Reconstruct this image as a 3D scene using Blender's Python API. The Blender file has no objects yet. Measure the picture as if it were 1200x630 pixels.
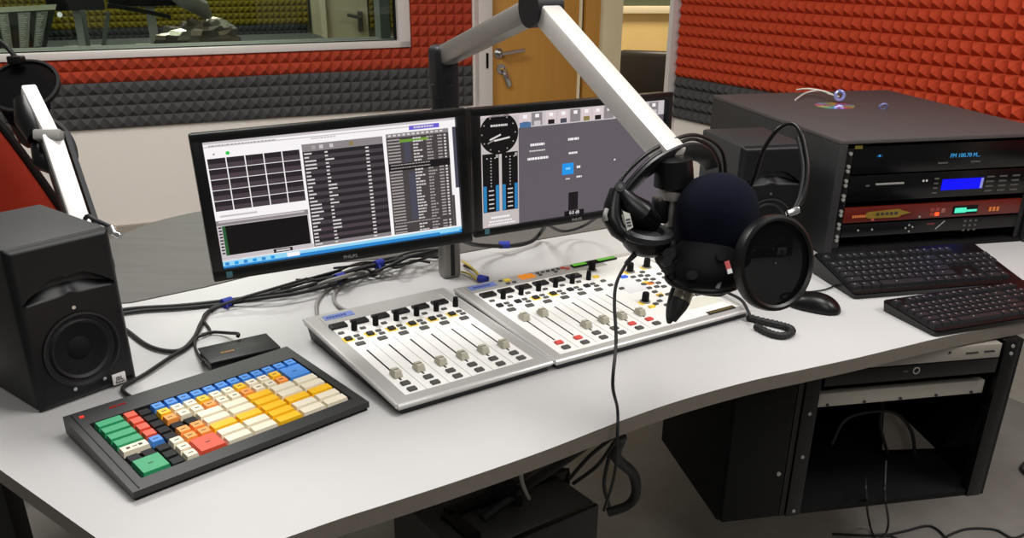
import bpy, bmesh, math, random
from mathutils import Vector, Matrix
random.seed(7)
C = bpy.context.scene.collection
PI = math.pi
V = Vector

# ------------------------------------------------------------------ camera (solved from the photograph)
FPX, PITCH, ROLL, HC, CY = 1047.0, math.radians(25.1), math.radians(-.352), 1.495, 428.17
cF = V((0, math.cos(PITCH), -math.sin(PITCH)))
_R0 = V((1, 0, 0)); _D0 = V((0, -math.sin(PITCH), -math.cos(PITCH)))
cR = _R0*math.cos(ROLL) + _D0*math.sin(ROLL)
cD = _D0*math.cos(ROLL) - _R0*math.sin(ROLL)
CAM = V((0, 0, HC))
cd = bpy.data.cameras.new('camera'); cam = bpy.data.objects.new('camera', cd); C.objects.link(cam)
cam.matrix_world = Matrix(((cR.x, -cD.x, -cF.x, 0), (cR.y, -cD.y, -cF.y, 0), (cR.z, -cD.z, -cF.z, HC), (0, 0, 0, 1)))
cd.sensor_width = 36; cd.lens = FPX/1200*36; cd.shift_y = (CY-315)/1200; cd.clip_start = .05
bpy.context.scene.camera = cam

def ray(px, py): return cF + cR*((px-600)/FPX) + cD*((py-CY)/FPX)
def at(px, py, z): d = ray(px, py); return CAM + d*((z-HC)/d.z)
def dep(px, py, d): return CAM + ray(px, py)*d
def onplane(px, py, p0, n): d = ray(px, py); return CAM + d*((p0-CAM).dot(n)/d.dot(n))

# ------------------------------------------------------------------ materials
def lin(h):
    if isinstance(h, str):
        h = h.lstrip('#'); c = [int(h[i:i+2], 16)/255 for i in (0, 2, 4)]
        return tuple(x/12.92 if x <= .04045 else ((x+.055)/1.055)**2.4 for x in c) + (1,)
    return tuple(h) + (1,)
_m = {}
def mat(name, col, rough=.5, metal=0, emit=0, noise=0, scale=40, bump=0, spec=.5,  coat=0, stretch=None):
    if name in _m: return _m[name]
    m = bpy.data.materials.new(name); m.use_nodes = True
    nt = m.node_tree; b = nt.nodes['Principled BSDF']; c = lin(col)
    b.inputs['Base Color'].default_value = c
    b.inputs['Roughness'].default_value = rough; b.inputs['Metallic'].default_value = metal
    b.inputs['Specular IOR Level'].default_value = spec; b.inputs['Coat Weight'].default_value = coat
    if emit:
        b.inputs['Emission Color'].default_value = c; b.inputs['Emission Strength'].default_value = emit
        b.inputs['Base Color'].default_value = (.002, .002, .002, 1); b.inputs['Roughness'].default_value = .35; b.inputs['Specular IOR Level'].default_value = .15
    if noise or bump:
        tc = nt.nodes.new('ShaderNodeTexCoord'); nz = nt.nodes.new('ShaderNodeTexNoise')
        nz.inputs['Scale'].default_value = scale; nz.inputs['Detail'].default_value = 5
        src = tc.outputs['Object']
        if stretch:
            mp = nt.nodes.new('ShaderNodeMapping'); mp.inputs['Scale'].default_value = stretch
            nt.links.new(src, mp.inputs['Vector']); src = mp.outputs['Vector']
        nt.links.new(src, nz.inputs['Vector'])
        if noise:
            rp = nt.nodes.new('ShaderNodeValToRGB')
            rp.color_ramp.elements[0].position = .3; rp.color_ramp.elements[1].position = .7
            rp.color_ramp.elements[0].color = tuple(x*(1-noise) for x in c[:3]) + (1,)
            rp.color_ramp.elements[1].color = tuple(min(1, x*(1+noise)) for x in c[:3]) + (1,)
            nt.links.new(nz.outputs['Fac'], rp.inputs['Fac']); nt.links.new(rp.outputs['Color'], b.inputs['Base Color'])
        if bump:
            bp = nt.nodes.new('ShaderNodeBump'); bp.inputs['Strength'].default_value = bump; bp.inputs['Distance'].default_value = .002
            nt.links.new(nz.outputs['Fac'], bp.inputs['Height']); nt.links.new(bp.outputs['Normal'], b.inputs['Normal'])
    _m[name] = m
    return m
def mix_clear(name, tint, fac, rough=.02):
    m = bpy.data.materials.new(name); m.use_nodes = True; nt = m.node_tree
    out = nt.nodes['Material Output']; nt.nodes.remove(nt.nodes['Principled BSDF'])
    t = nt.nodes.new('ShaderNodeBsdfTransparent'); t.inputs['Color'].default_value = lin(tint)
    g = nt.nodes.new('ShaderNodeBsdfGlossy'); g.inputs['Roughness'].default_value = rough
    x = nt.nodes.new('ShaderNodeMixShader'); x.inputs['Fac'].default_value = fac
    nt.links.new(t.outputs[0], x.inputs[1]); nt.links.new(g.outputs[0], x.inputs[2]); nt.links.new(x.outputs[0], out.inputs['Surface'])
    return m

WHITE_DESK = mat('white_laminate', '#c0bfbe', .38, noise=.03, scale=3)
GREY_DESK = mat('grey_laminate', '#5c5a57', .55, noise=.10, scale=6, stretch=(1, 6, 1))
EDGE = mat('grey_edge_band', '#6d665d', .5, noise=.06, scale=60)
PLASTER = mat('painted_plaster', '#f4ece2', .85, bump=.1, scale=200, noise=.02)
FLOOR_M = mat('grey_vinyl', '#8a8781', .55, noise=.1, scale=9)
RED_FOAM_DIM = mat('dim_red_foam', '#ad452f', .95, bump=.25, scale=500, noise=.06, spec=.1)  # same red foam, darkened to stand for weaker light on the back wall
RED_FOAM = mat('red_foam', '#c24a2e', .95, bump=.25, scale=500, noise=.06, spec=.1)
GREY_FOAM = mat('grey_foam', '#525252', .95, bump=.25, scale=500, noise=.06, spec=.1)
OLIVE_FOAM = mat('olive_foam', '#6f6420', .95, noise=.08, scale=300, spec=.1)
UPVC = mat('white_upvc', '#dcd5d0', .35)
BLACK = mat('black_plastic', '#0d0d0f', .42, spec=.35, bump=.06, scale=900)
SATIN = mat('satin_black', '#0a0a0b', .32, spec=.35)
MATTE = mat('matte_black', '#080809', .75, spec=.25)
RUBBER = mat('black_rubber', '#0e0e10', .6)
VINYL_BLK = mat('black_vinyl_wrap', '#2b2b2c', .6, spec=.4, bump=.15, scale=700)
CHAR = mat('charcoal_metal', '#1c1c1f', .45, spec=.35, bump=.05, scale=600)
TOPGREY = mat('grey_cabinet_top', '#4a4544', .6, noise=.05, scale=30)  # cabinet top, a lighter grey than its sides
ALU = mat('brushed_aluminium', '#b9b5af', .38, metal=.75, noise=.04, scale=50, stretch=(1, 1, 30))
ALU_BRIGHT = mat('bright_aluminium', '#efece8', .45, metal=.15)
STEEL = mat('steel', '#c9c9c9', .25, metal=1)
CHROME = mat('chrome', '#e6e6e8', .12, metal=1)
SILVER = mat('silver_plastic', '#b9b8b5', .4, metal=.3)
PANEL = mat('pale_panel', '#f3f2ee', .45)
SLOT = mat('slot_black', '#15151a', .6)
DGREY = mat('dark_grey_plastic', '#4b4b48', .5)
MGREY = mat('mid_grey_plastic', '#8c8b86', .5)
CREAM = mat('cream_plastic', '#b9b5a3', .45)
WOOD = mat('oak_veneer', '#c48d3e', .45, noise=.04, scale=5, stretch=(8, 8, .6))
CREAMW = mat('cream_wall', '#f0e0bc', .9, noise=.02, scale=8)
YELW = mat('yellow_wall', '#f0cf8c', .9, noise=.02, scale=8)
RED_FAB = mat('red_fabric', '#b23418', .85, bump=.3, scale=800, noise=.08)
NAVY = mat('navy_foam', '#070a19', 1, bump=.5, scale=900, noise=.2, spec=.15)
DK_FOAM = mat('dark_foam', '#191a22', 1, bump=.5, scale=900, spec=.1)
K_BLUE = mat('key_blue', '#3f86d8', .5); K_YEL = mat('key_yellow', '#f5bd0c', .5); K_ORG = mat('key_orange', '#f59a45', .5)
K_WHT = mat('key_cream', '#e9e0c8', .5); K_RED = mat('key_red', '#dd4f33', .5); K_GRN = mat('key_green', '#2a9a66', .5); K_DRK = mat('key_black_clear', '#232325', .2)
LED_R = mat('led_red', '#ff2a1c', emit=2.5); LED_DR = mat('led_dim_red', '#a01810', emit=.8)
BTN_Y = mat('lit_yellow', '#f4cf3a', .4); BTN_O = mat('lit_orange', '#f08a1c', emit=.85); BTN_R = mat('button_red', '#d8453c', .4); BTN_B = mat('lit_blue', '#2f6cf5', emit=.9)
GRN_LCD = mat('green_display', '#4fae1c', emit=.9); LOGO_B = mat('label_blue', '#6f84c6', .5); LOGO_D = mat('label_ink', '#24357c', .5)
INK = mat('print_ink', '#2a2a2a', .6); PRINTW = mat('print_white', '#d8d8d8', .5)

# ------------------------------------------------------------------ mesh builder
class MB:
    def __init__(s): s.bm = bmesh.new(); s.mats = []; s.T = Matrix.Identity(4)
    def mi(s, m):
        if m not in s.mats: s.mats.append(m)
        return s.mats.index(m)
    def _fin(s, vs, fs, m, M):
        T = s.T @ (M or Matrix.Identity(4)); i = s.mi(m)
        for v in vs: v.co = T @ v.co
        for f in fs: f.material_index = i; f.smooth = True
        if T.determinant() < 0: bmesh.ops.reverse_faces(s.bm, faces=list(fs))
    def box(s, c, d, m, bev=0, seg=2, M=None, edges=None):
        r = bmesh.ops.create_cube(s.bm, size=1); vs = r['verts']
        for v in vs: v.co = V((v.co.x*d[0]+c[0], v.co.y*d[1]+c[1], v.co.z*d[2]+c[2]))
        fs = set(f for v in vs for f in v.link_faces)
        if bev:
            es = set(e for v in vs for e in v.link_edges)
            if edges: es = [e for e in es if edges(e)]
            b = bmesh.ops.bevel(s.bm, geom=list(es), offset=bev, segments=seg, affect='EDGES', profile=.5)
            vs = set(vs) | set(b['verts']); vs = [v for v in vs if v.is_valid]
            fs = set(f for v in vs for f in v.link_faces); vs = set(v for f in fs for v in f.verts)
        s._fin(vs, fs, m, M); return s
    def frustum(s, c, d, top, h, m, M=None):
        x, y, z = c; vs = [s.bm.verts.new((x+sx*a/2, y+sy*b/2, z+k)) for (a, b, k) in ((d[0], d[1], 0), (top[0], top[1], h)) for sx, sy in ((-1, -1), (1, -1), (1, 1), (-1, 1))]
        q = [(3, 2, 1, 0), (4, 5, 6, 7), (0, 1, 5, 4), (1, 2, 6, 5), (2, 3, 7, 6), (3, 0, 4, 7)]
        fs = [s.bm.faces.new([vs[i] for i in a]) for a in q]
        s._fin(vs, fs, m, M); return s
    def poly(s, pts, m, M=None):
        vs = [s.bm.verts.new(p) for p in pts]; f = s.bm.faces.new(vs); s._fin(vs, [f], m, M); return s
    def prism(s, pts, z0, z1, m, mside=None, M=None):
        n = len(pts); a = [s.bm.verts.new((p[0], p[1], z0)) for p in pts]; b = [s.bm.verts.new((p[0], p[1], z1)) for p in pts]
        fs = [s.bm.faces.new(a[::-1]), s.bm.faces.new(b)]
        sd = [s.bm.faces.new((a[i], a[(i+1) % n], b[(i+1) % n], b[i])) for i in range(n)]
        s._fin(a+b, fs, m, M)
        i = s.mi(mside or m)
        for f in sd: f.material_index = i; f.smooth = True
        return s
    def hexa(s, b, t, m):   # 4 bottom + 4 top points, both counter-clockwise from above
        vs = [s.bm.verts.new(p) for p in list(b)+list(t)]
        q = [(3, 2, 1, 0), (4, 5, 6, 7), (0, 1, 5, 4), (1, 2, 6, 5), (2, 3, 7, 6), (3, 0, 4, 7)]
        fs = [s.bm.faces.new([vs[i] for i in a]) for a in q]; s._fin(vs, fs, m, None); return s
    def cyl(s, p0, p1, r0, m, r1=None, seg=24, M=None, cap=True):
        return s.loft([(p0, r0), (p1, r0 if r1 is None else r1)], m, seg, M, cap)
    def loft(s, st, m, seg=24, M=None, cap=True):   # circular sections at the given points
        pts = [V(p) for p, _ in st]; n = len(pts); rings = []; fs = []
        tang = [(pts[min(i+1, n-1)]-pts[max(i-1, 0)]) for i in range(n)]
        for i, t in enumerate(tang):
            if t.length < 1e-9: tang[i] = tang[i-1] if i else V((0, 0, 1))
        tang = [t.normalized() for t in tang]
        x = tang[0].orthogonal().normalized()
        for i in range(n):
            x = (x - tang[i]*x.dot(tang[i])).normalized(); y = tang[i].cross(x)
            rings.append([s.bm.verts.new(pts[i]+(x*math.cos(k*2*PI/seg)+y*math.sin(k*2*PI/seg))*st[i][1]) for k in range(seg)])
        for a, b in zip(rings, rings[1:]):
            for k in range(seg): fs.append(s.bm.faces.new((a[k], a[(k+1) % seg], b[(k+1) % seg], b[k])))
        if cap: fs += [s.bm.faces.new(rings[0][::-1]), s.bm.faces.new(rings[-1])]
        s._fin([v for r in rings for v in r], fs, m, M); return s
    def tube(s, pts, r, m, seg=10, sm=6, closed=False, M=None):
        pts = smooth(pts, sm, closed) if sm else [V(p) for p in pts]
        if closed:
            n = len(pts); rings = []; fs = []
            x = None
            for i in range(n):
                t = (pts[(i+1) % n]-pts[i-1]).normalized()
                if x is None: x = t.orthogonal().normalized()
                x = (x-t*x.dot(t)).normalized(); y = t.cross(x)
                rings.append([s.bm.verts.new(pts[i]+(x*math.cos(k*2*PI/seg)+y*math.sin(k*2*PI/seg))*r) for k in range(seg)])
            # align the seam
            best = min(range(seg), key=lambda o: sum((rings[-1][(k+o) % seg].co-rings[0][k].co).length for k in range(seg)))
            for i in range(n):
                a, b = rings[i], rings[(i+1) % n]
                for k in range(seg):
                    if i == n-1: fs.append(s.bm.faces.new((a[(k+best) % seg], a[(k+1+best) % seg], b[(k+1) % seg], b[k])))
                    else: fs.append(s.bm.faces.new((a[k], a[(k+1) % seg], b[(k+1) % seg], b[k])))
            s._fin([v for q in rings for v in q], fs, m, M); return s
        return s.loft([(p, r) for p in pts], m, seg, M)
    def lathe(s, prof, m, seg=32, M=None):   # profile of (radius, z)
        return s.loft([((0, 0, z+i*1e-7), max(r, 1e-5)) for i, (r, z) in enumerate(prof)], m, seg, M) if False else s._lathe(prof, m, seg, M)
    def _lathe(s, prof, m, seg, M):
        rings = [[s.bm.verts.new((max(r, 1e-5)*math.cos(k*2*PI/seg), max(r, 1e-5)*math.sin(k*2*PI/seg), z)) for k in range(seg)] for r, z in prof]
        fs = [s.bm.faces.new((a[k], a[(k+1) % seg], b[(k+1) % seg], b[k])) for a, b in zip(rings, rings[1:]) for k in range(seg)]
        s._fin([v for r in rings for v in r], fs, m, M); return s
    def ball(s, c, r, m, M=None, u=28, v=16):
        q = bmesh.ops.create_uvsphere(s.bm, u_segments=u, v_segments=v, radius=1); vs = q['verts']
        rr = r if isinstance(r, (tuple, list)) else (r, r, r)
        for w in vs: w.co = V((w.co.x*rr[0]+c[0], w.co.y*rr[1]+c[1], w.co.z*rr[2]+c[2]))
        s._fin(vs, set(f for w in vs for f in w.link_faces), m, M); return s
    def bar(s, p0, p1, w, h, m, up=V((0, 0, 1)), bev=0):   # a rectangular section swept from p0 to p1
        p0, p1 = V(p0), V(p1); t = (p1-p0); L = t.length; t = t/L
        x = t.cross(up).normalized(); y = x.cross(t)
        M = Matrix(((x.x, t.x, y.x, p0.x), (x.y, t.y, y.y, p0.y), (x.z, t.z, y.z, p0.z), (0, 0, 0, 1)))
        return s.box((0, L/2, 0), (w, L, h), m, bev, 2, M)
    def text(s, txt, size, m, M, ext=.0004):   # lettering in the local xz-plane, facing -y
        cu = bpy.data.curves.new('lettering', 'FONT'); cu.body = txt; cu.size = size; cu.align_x = 'CENTER'; cu.align_y = 'CENTER'; cu.extrude = ext
        cu.resolution_u = 2
        o = bpy.data.objects.new('lettering', cu); C.objects.link(o)
        me = bpy.data.meshes.new_from_object(o.evaluated_get(bpy.context.evaluated_depsgraph_get()))
        bpy.data.objects.remove(o); bpy.data.curves.remove(cu)
        n0 = len(s.bm.verts); f0 = len(s.bm.faces); s.bm.from_mesh(me); bpy.data.meshes.remove(me)
        s.bm.verts.ensure_lookup_table(); s.bm.faces.ensure_lookup_table()
        s._fin(s.bm.verts[n0:], s.bm.faces[f0:], m, M @ Matrix.Rotation(PI/2, 4, 'X'))
        for f in s.bm.faces[f0:]: f.smooth = False
        return s
    def mesh(s, name, ang=35):
        me = bpy.data.meshes.new(name); s.bm.normal_update(); s.bm.to_mesh(me); s.bm.free()
        for m in s.mats: me.materials.append(m)
        me.set_sharp_from_angle(angle=math.radians(ang)); return me
    def build(s, name, parent=None, loc=None, ang=35, **tags):
        o = bpy.data.objects.new(name, s.mesh(name, ang)); C.objects.link(o)
        if parent is not None: o.parent = parent
        if loc is not None: o.location = loc
        for k, v in tags.items(): o[k] = v
        return o

def smooth(pts, n=6, closed=False):
    pts = [V(p) for p in pts]; N = len(pts)
    if N < 3 and not closed: return pts
    out = []
    rng = range(N) if closed else range(N-1)
    for i in rng:
        if closed: p0, p1, p2, p3 = pts[i-1], pts[i], pts[(i+1) % N], pts[(i+2) % N]
        else: p0, p1, p2, p3 = pts[max(i-1, 0)], pts[i], pts[i+1], pts[min(i+2, N-1)]
        for k in range(n):
            t = k/n
            out.append(.5*((2*p1)+(p2-p0)*t+(2*p0-5*p1+4*p2-p3)*t*t+(3*p1-p0-3*p2+p3)*t**3))
    if not closed: out.append(pts[-1])
    return out
def empty(name, loc=(0, 0, 0), rz=0, label=None, cat=None, group=None):
    o = bpy.data.objects.new(name, None); C.objects.link(o); o.location = loc; o.rotation_euler = (0, 0, rz); o.empty_display_size = .05
    tag(o, label, cat, group); return o
def tag(o, label, cat, group=None):
    if label: o['label'] = label
    if cat: o['category'] = cat
    if group: o['group'] = group
    return o
def struct(mb, name, parent=None, **k):
    o = mb.build(name, parent, **k)
    if parent is None: o['kind'] = 'structure'
    return o
def RZ(a): return Matrix.Rotation(a, 4, 'Z')
def RX(a): return Matrix.Rotation(a, 4, 'X')
def TR(*p): return Matrix.Translation(V(p if len(p) == 3 else p[0]))
def basis(o, x, y, z):
    return Matrix(((x.x, y.x, z.x, o.x), (x.y, y.y, z.y, o.y), (x.z, y.z, z.z, o.z), (0, 0, 0, 1)))
def axisM(o, zdir):
    z = V(zdir).normalized(); x = z.orthogonal().normalized(); return basis(V(o), x, z.cross(x), z)

# ================================================================== THE ROOM
# back wall frame: origin, direction along the wall, direction away from the studio
BA = math.radians(24); bu = V((math.cos(BA), math.sin(BA), 0)); bn = V((-math.sin(BA), math.cos(BA), 0)); B0 = V((-1.861, 4.197, 0))
BW = basis(B0, bu, bn, V((0, 0, 1)))         # local x along wall, y into the next room, z up
RA = math.radians(-58); ru = V((math.cos(RA), math.sin(RA), 0)); rn = V((math.sin(RA)*-1, math.cos(RA), 0)); R0 = V((.806, 4.589, 0))
RW = basis(R0, ru, rn, V((0, 0, 1)))         # right wall, y points out of the studio
def mapped(M): m = MB(); m.T = M; return m
ZT = 2.6
m = MB(); m.prism([(-6, -1.5), (4.5, -1.5), (4.5, 9), (-6, 9)], -.1, 0, FLOOR_M); struct(m, 'floor')
WL, WR, WB, WT = -1.6, 1.425, 1.050, 2.05     # hole for the window
m = mapped(BW)
m.box((-2.8, .06, ZT/2), (2.4, .12, ZT), PLASTER)
m.box(((WL+WR)/2, .06, WB/2), (WR-WL, .12, WB), PLASTER)
m.box(((WL+WR)/2, .06, (WT+ZT)/2), (WR-WL, .12, ZT-WT), PLASTER)
m.box(((WR+1.815)/2, .06, ZT/2), (1.815-WR, .12, ZT), PLASTER)
struct(m, 'wall_back')
TAN = mat('tan_wall_band', '#a39a8d', .7)
m = mapped(BW); m.box((-1.1, -.012, .135), (5.8, .024, .27), TAN); struct(m, 'wall_band_back')  # darker tan band along the foot of the back wall
# window
m = mapped(BW)
F = .062
for (c, d) in ((((WL+WR)/2, -.0, WB), (WR-WL+F, .06, .032)), (((WL+WR)/2, -.0, WT), (WR-WL+F, .06, F)), ((WR, -.0, (WB+WT)/2), (F, .06, WT-WB+.032)), ((WL, 0, (WB+WT)/2), (F, .06, WT-WB+.032))):
    m.box(c, d, UPVC, .004)
w1 = struct(m, 'window_1')
m = mapped(BW)
for (c, d) in ((((WL+WR)/2, .02, WB+.0175), (WR-WL, .03, .004)), ((WR-.034, .02, (WB+WT)/2), (.008, .03, WT-WB-.03))): m.box(c, d, MATTE)
struct(m, 'window_seal', w1)
m = mapped(BW)
for (c, d) in ((((WL+WR)/2, .1, WB+.012), (WR-WL, .16, .018)), ((WR-.075, .1, (WB+WT)/2), (.05, .10, WT-WB-.03))): m.box(c, d, mat('reveal_grey', '#8f938f', .5))
struct(m, 'window_reveal', w1)
GLASS = mix_clear('dim_glass', '#ccd3cd', .05)
m = mapped(BW); m.box(((WL+WR)/2, .03, (WB+WT)/2), (WR-WL-.03, .006, WT-WB-.03), GLASS); struct(m, 'glass_pane', w1)

def foam(name, M, x0, x1, z0, z1, m, label, nz, depth=.034):
    mb = mapped(M); ph = (z1-z0)/nz; nx = max(1, round((x1-x0)/ph)); pw = (x1-x0)/nx; k = mb.mi(m); T = M
    g = [[mb.bm.verts.new(T @ V((x0+i*pw, -.012, z0+j*ph))) for j in range(nz+1)] for i in range(nx+1)]
    for i in range(nx):
        for j in range(nz):
            q = [g[i][j], g[i+1][j], g[i+1][j+1], g[i][j+1]]
            a = mb.bm.verts.new(T @ V((x0+(i+.5)*pw, -.012-depth, z0+(j+.5)*ph)))
            for t in range(4): f = mb.bm.faces.new((q[t], q[(t+1) % 4], a)); f.material_index = k
    ed = [g[i][0] for i in range(nx+1)]+[g[nx][j] for j in range(1, nz+1)]+[g[i][nz] for i in range(nx-1, -1, -1)]+[g[0][j] for j in range(nz-1, 0, -1)]
    bk = [mb.bm.verts.new(v.co + (T.to_3x3() @ V((0, .011, 0)))) for v in ed]
    for i in range(len(ed)):
        f = mb.bm.faces.new((ed[i], bk[i], bk[(i+1) % len(ed)], ed[(i+1) % len(ed)])); f.material_index = k
    o = mb.build(name, ang=10); tag(o, label, 'acoustic foam', 'acoustic foam on the studio walls'); return o
zg0, zg1 = .727, .929; ph = (zg1-zg0)/4
zr1 = WB-.0175
foam('acoustic_foam_panel', BW, -3.95, 1.795, zg0, zg1, GREY_FOAM, 'grey pyramid foam strip under the window wall', 4, .026)
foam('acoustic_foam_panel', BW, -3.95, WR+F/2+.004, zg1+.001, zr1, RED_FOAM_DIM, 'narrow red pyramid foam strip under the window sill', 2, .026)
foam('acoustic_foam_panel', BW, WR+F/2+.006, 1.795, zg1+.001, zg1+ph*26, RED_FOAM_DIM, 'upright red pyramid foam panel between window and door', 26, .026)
m = mapped(RW); m.box((1.9, .06, ZT/2), (3.8, .12, ZT), PLASTER); struct(m, 'wall_right')
m = mapped(RW); m.box((-.012, .04, ZT/2), (.028, .20, ZT), UPVC); struct(m, 'trim_1')
foam('acoustic_foam_panel', RW, .006, 3.4, zg0, zg1-.005, GREY_FOAM, 'grey pyramid foam strip behind the black equipment cabinet', 4)
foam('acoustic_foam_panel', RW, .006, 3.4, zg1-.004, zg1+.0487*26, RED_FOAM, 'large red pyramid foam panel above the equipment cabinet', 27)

# doorway
m = mapped(BW); m.box((1.855, .03, 1.1), (.078, .16, 2.2), UPVC, .004); m.box((1.862, -.052, .955), (.012, .006, .075), MATTE); struct(m, 'door_2')   # white jamb
m = mapped(BW); m.box((2.158, .02, 1.05), (.525, .045, 2.1), WOOD, .003); d1 = struct(m, 'door_1')
m = mapped(BW)
m.cyl((1.945, -.003, .985), (1.945, -.05, .985), .011, STEEL); m.cyl((1.945, -.05, .985), (2.075, -.05, 1.0), .010, STEEL)
m.cyl((1.945, -.002, .985), (1.945, -.010, .985), .026, STEEL); m.cyl((1.96, -.002, .905), (1.96, -.012, .905), .026, STEEL)
struct(m, 'door_handle', d1)
m = mapped(BW); m.box((1.972, -.02, .90), (.022, .004, .03), STEEL, .002); m.box((1.99, -.024, .85), (.03, .004, .075), STEEL, .003, M=TR(1.99, -.02, .85) @ Matrix.Rotation(-.35, 4, 'Y') @ TR(-1.99, .02, -.85)); m.cyl((1.96, -.012, .905), (1.972, -.024, .9), .006, mat('brass', '#b88a3a', .3, .9))
tag(m.build('key_bunch'), 'small bunch of steel keys hanging in the wooden door lock', 'keys')
m = mapped(BW); m.box((2.43, .025, 1.1), (.018, .06, 2.2), CREAMW); m.box((2.445, .03, 1.1), (.014, .03, 2.2), MATTE); m.box((2.498, .02, 1.1), (.09, .08, 2.2), WOOD); struct(m, 'trim_2')
m = mapped(BW); m.box((2.62, .05, ZT/2), (.15, .1, ZT), CREAMW); struct(m, 'wall_doorway')
# hallway seen beyond the doorway
hp = dep(760, 60, 6.6); hn = V((-.1, 1, 0)).normalized(); hx = V((hn.y, -hn.x, 0))
HW = basis(V((hp.x, hp.y, 0)), hx, hn, V((0, 0, 1)))
m = mapped(HW); m.box((.3, .06, ZT/2), (3.2, .12, ZT), YELW); struct(m, 'wall_hall')
zb = onplane(760, 9, V((hp.x, hp.y, 0)), hn).z
m = mapped(HW); m.box((.2, -.02, zb-.012), (1.2, .06, .05), CREAMW, .004); w2 = struct(m, 'window_2')
m = mapped(HW); m.box((.2, -.005, zb+.45), (1.1, .02, .9), mat('dark_green_blind', '#57604a', .7)); struct(m, 'window_blind', w2)
# armchair in the hall
ac = dep(752, 84, 5.6); aM = TR(ac.x+.02, ac.y, 0) @ RZ(-.25)
a = empty('armchair', (ac.x+.02, ac.y, 0), -.25, 'dark brown armchair with a curved chrome arm beyond the doorway', 'armchair')
LEA = mat('dark_leather', '#2a2118', .45, noise=.1, scale=20); zt = ac.z+.125
m = MB(); m.box((0, 0, (zt+.42)/2), (.34, .09, zt-.42), LEA, .03, 3, M=TR(0, 0, 0)); m.build('backrest', a)
m = MB(); m.box((0, -.27, .42), (.42, .5, .1), LEA, .03, 3); m.build('seat', a)
for sx in (-.21, .21):
    m = MB(); m.tube([(sx, -.05, .45), (sx, -.09, zt-.17), (sx, -.17, zt-.10), (sx, -.30, zt-.12), (sx, -.46, zt-.14), (sx, -.50, .35), (sx, -.48, .02)], .014, CHROME); m.build('armrest', a)
    m = MB(); m.tube([(sx, -.03, .45), (sx, .05, .02)], .014, CHROME, sm=0); m.build('leg', a)

# ------------------------------------------------------------------ the booth seen through the window
m = mapped(BW); m.box((.2, 2.66, ZT/2), (6, .12, ZT), mat('booth_wall', '#a5a398', .9)); struct(m, 'wall_booth')
def bpt(px, py, y): return BW.inverted() @ onplane(px, py, B0+bn*y, bn)
def bfoam(px0, px1, py0, py1, y, m, label, ph):
    a = bpt(px0, py1, y); b = bpt(px1, py1, y); z1 = bpt((px0+px1)/2, py0, y).z
    zl = min(a.z, b.z) if py1 < 50 else .3
    if py1 >= 50: z1 = min(bpt(px0, 27, y).z, bpt(px1, 27, y).z)-.003
    foam('acoustic_foam_panel', BW @ TR(0, y, 0), a.x, b.x, zl, z1, m, label, max(2, round((z1-zl)/ph)), .018)
bfoam(-60, 362, -60, 27, 2.55, OLIVE_FOAM, 'olive pyramid foam wall in the booth behind the glass', .042)
bfoam(-60, 362, 27.5, 60, 2.55, mat('charcoal_foam', '#2e3133', .95, noise=.06, scale=300, spec=.1), 'dark grey pyramid foam low in the booth behind the glass', .042)
bfoam(433, 470, -60, 33, 2.55, OLIVE_FOAM, 'olive pyramid foam sliver right of the booth door', .042)
p = bpt(366, 20, 2.52); q = bpt(431, 20, 2.52)
m = mapped(BW); m.box(((p.x+q.x)/2, 2.55, 1.05), (q.x-p.x, .06, 2.1), mat('pale_door', '#b3ac94', .6)); d3 = struct(m, 'door_3')
m = mapped(BW); h = bpt(421, 20, 2.5); m.cyl((h.x, 2.52, h.z), (h.x, 2.46, h.z), .012, DGREY); m.cyl((h.x, 2.46, h.z), (h.x-.1, 2.46, h.z+.02), .012, DGREY); m.box((h.x+.01, 2.51, h.z-.03), (.035, .02, .14), DGREY); struct(m, 'door_handle', d3)
m = mapped(BW); h = bpt(379, 20, 2.5); m.box((h.x, 2.5, 1.0), (.03, .05, 2.0), mat('pale_door_edge', '#c9c2ac', .6)); struct(m, 'door_frame', d3)
# booth table with its gear
tz = .985
m = mapped(BW); m.box((-.3, .95, tz-.02), (3.2, 1.2, .04), mat('booth_table', '#3a3f42', .5), .005); t = m.build('booth_table'); tag(t, 'dark table standing behind the glass under the booth gear', 'table')
for x in (-1.8, 1.2):
    for y in (.5, 1.4): m = mapped(BW); m.box((x, y, (tz-.04)/2), (.06, .06, tz-.04), CHAR); m.build('leg', t)
# rack of cue cards at the far left
nb = empty('notice_board', label='tall leaning board of printed columns behind the glass, far left', cat='board')
c0 = [bpt(*p, .75) for p in ((-14, 60), (52, 55), (62, 8), (-34, 13))]
def q3(s, t, y):   # bilinear on the leaning board
    a = c0[0].lerp(c0[1], s); b = c0[3].lerp(c0[2], s); r = a.lerp(b, t); return (r.x, r.y-y, r.z)
def strip(mb, s0, s1, t0, t1, y, mm): mb.poly([q3(s0, t0, y), q3(s1, t0, y), q3(s1, t1, y), q3(s0, t1, y)], mm)
m = mapped(BW); strip(m, -.06, 1.04, -.06, 1.05, 0, mat('board_black', '#343833', .6)); m.build('backing', nb)
m = mapped(BW); PG = mat('board_pale', '#dfe2c8', .6)
strip(m, -.06, 1.04, .93, 1.06, .004, PG); strip(m, -.10, .13, -.05, 1.0, .004, PG); m.build('frame', nb)
for s0, s1, mm in ((.30, .44, mat('card_grey', '#a5a79e', .7)), (.56, .72, _m['card_grey']), (.80, .95, mat('card_dark', '#8a8e86', .7))):
    m = mapped(BW); strip(m, s0, s1, .02, .9, .006, mm)
    t0 = .05
    while t0 < .86:
        h = random.uniform(.02, .035); strip(m, s0+.015, s0+random.uniform(.06, .13), t0, t0+h*.6, .009, mat('card_print', '#f0f0e8', .7)); t0 += h*1.6
    m.build('card_column', nb)
m = mapped(BW)
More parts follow.
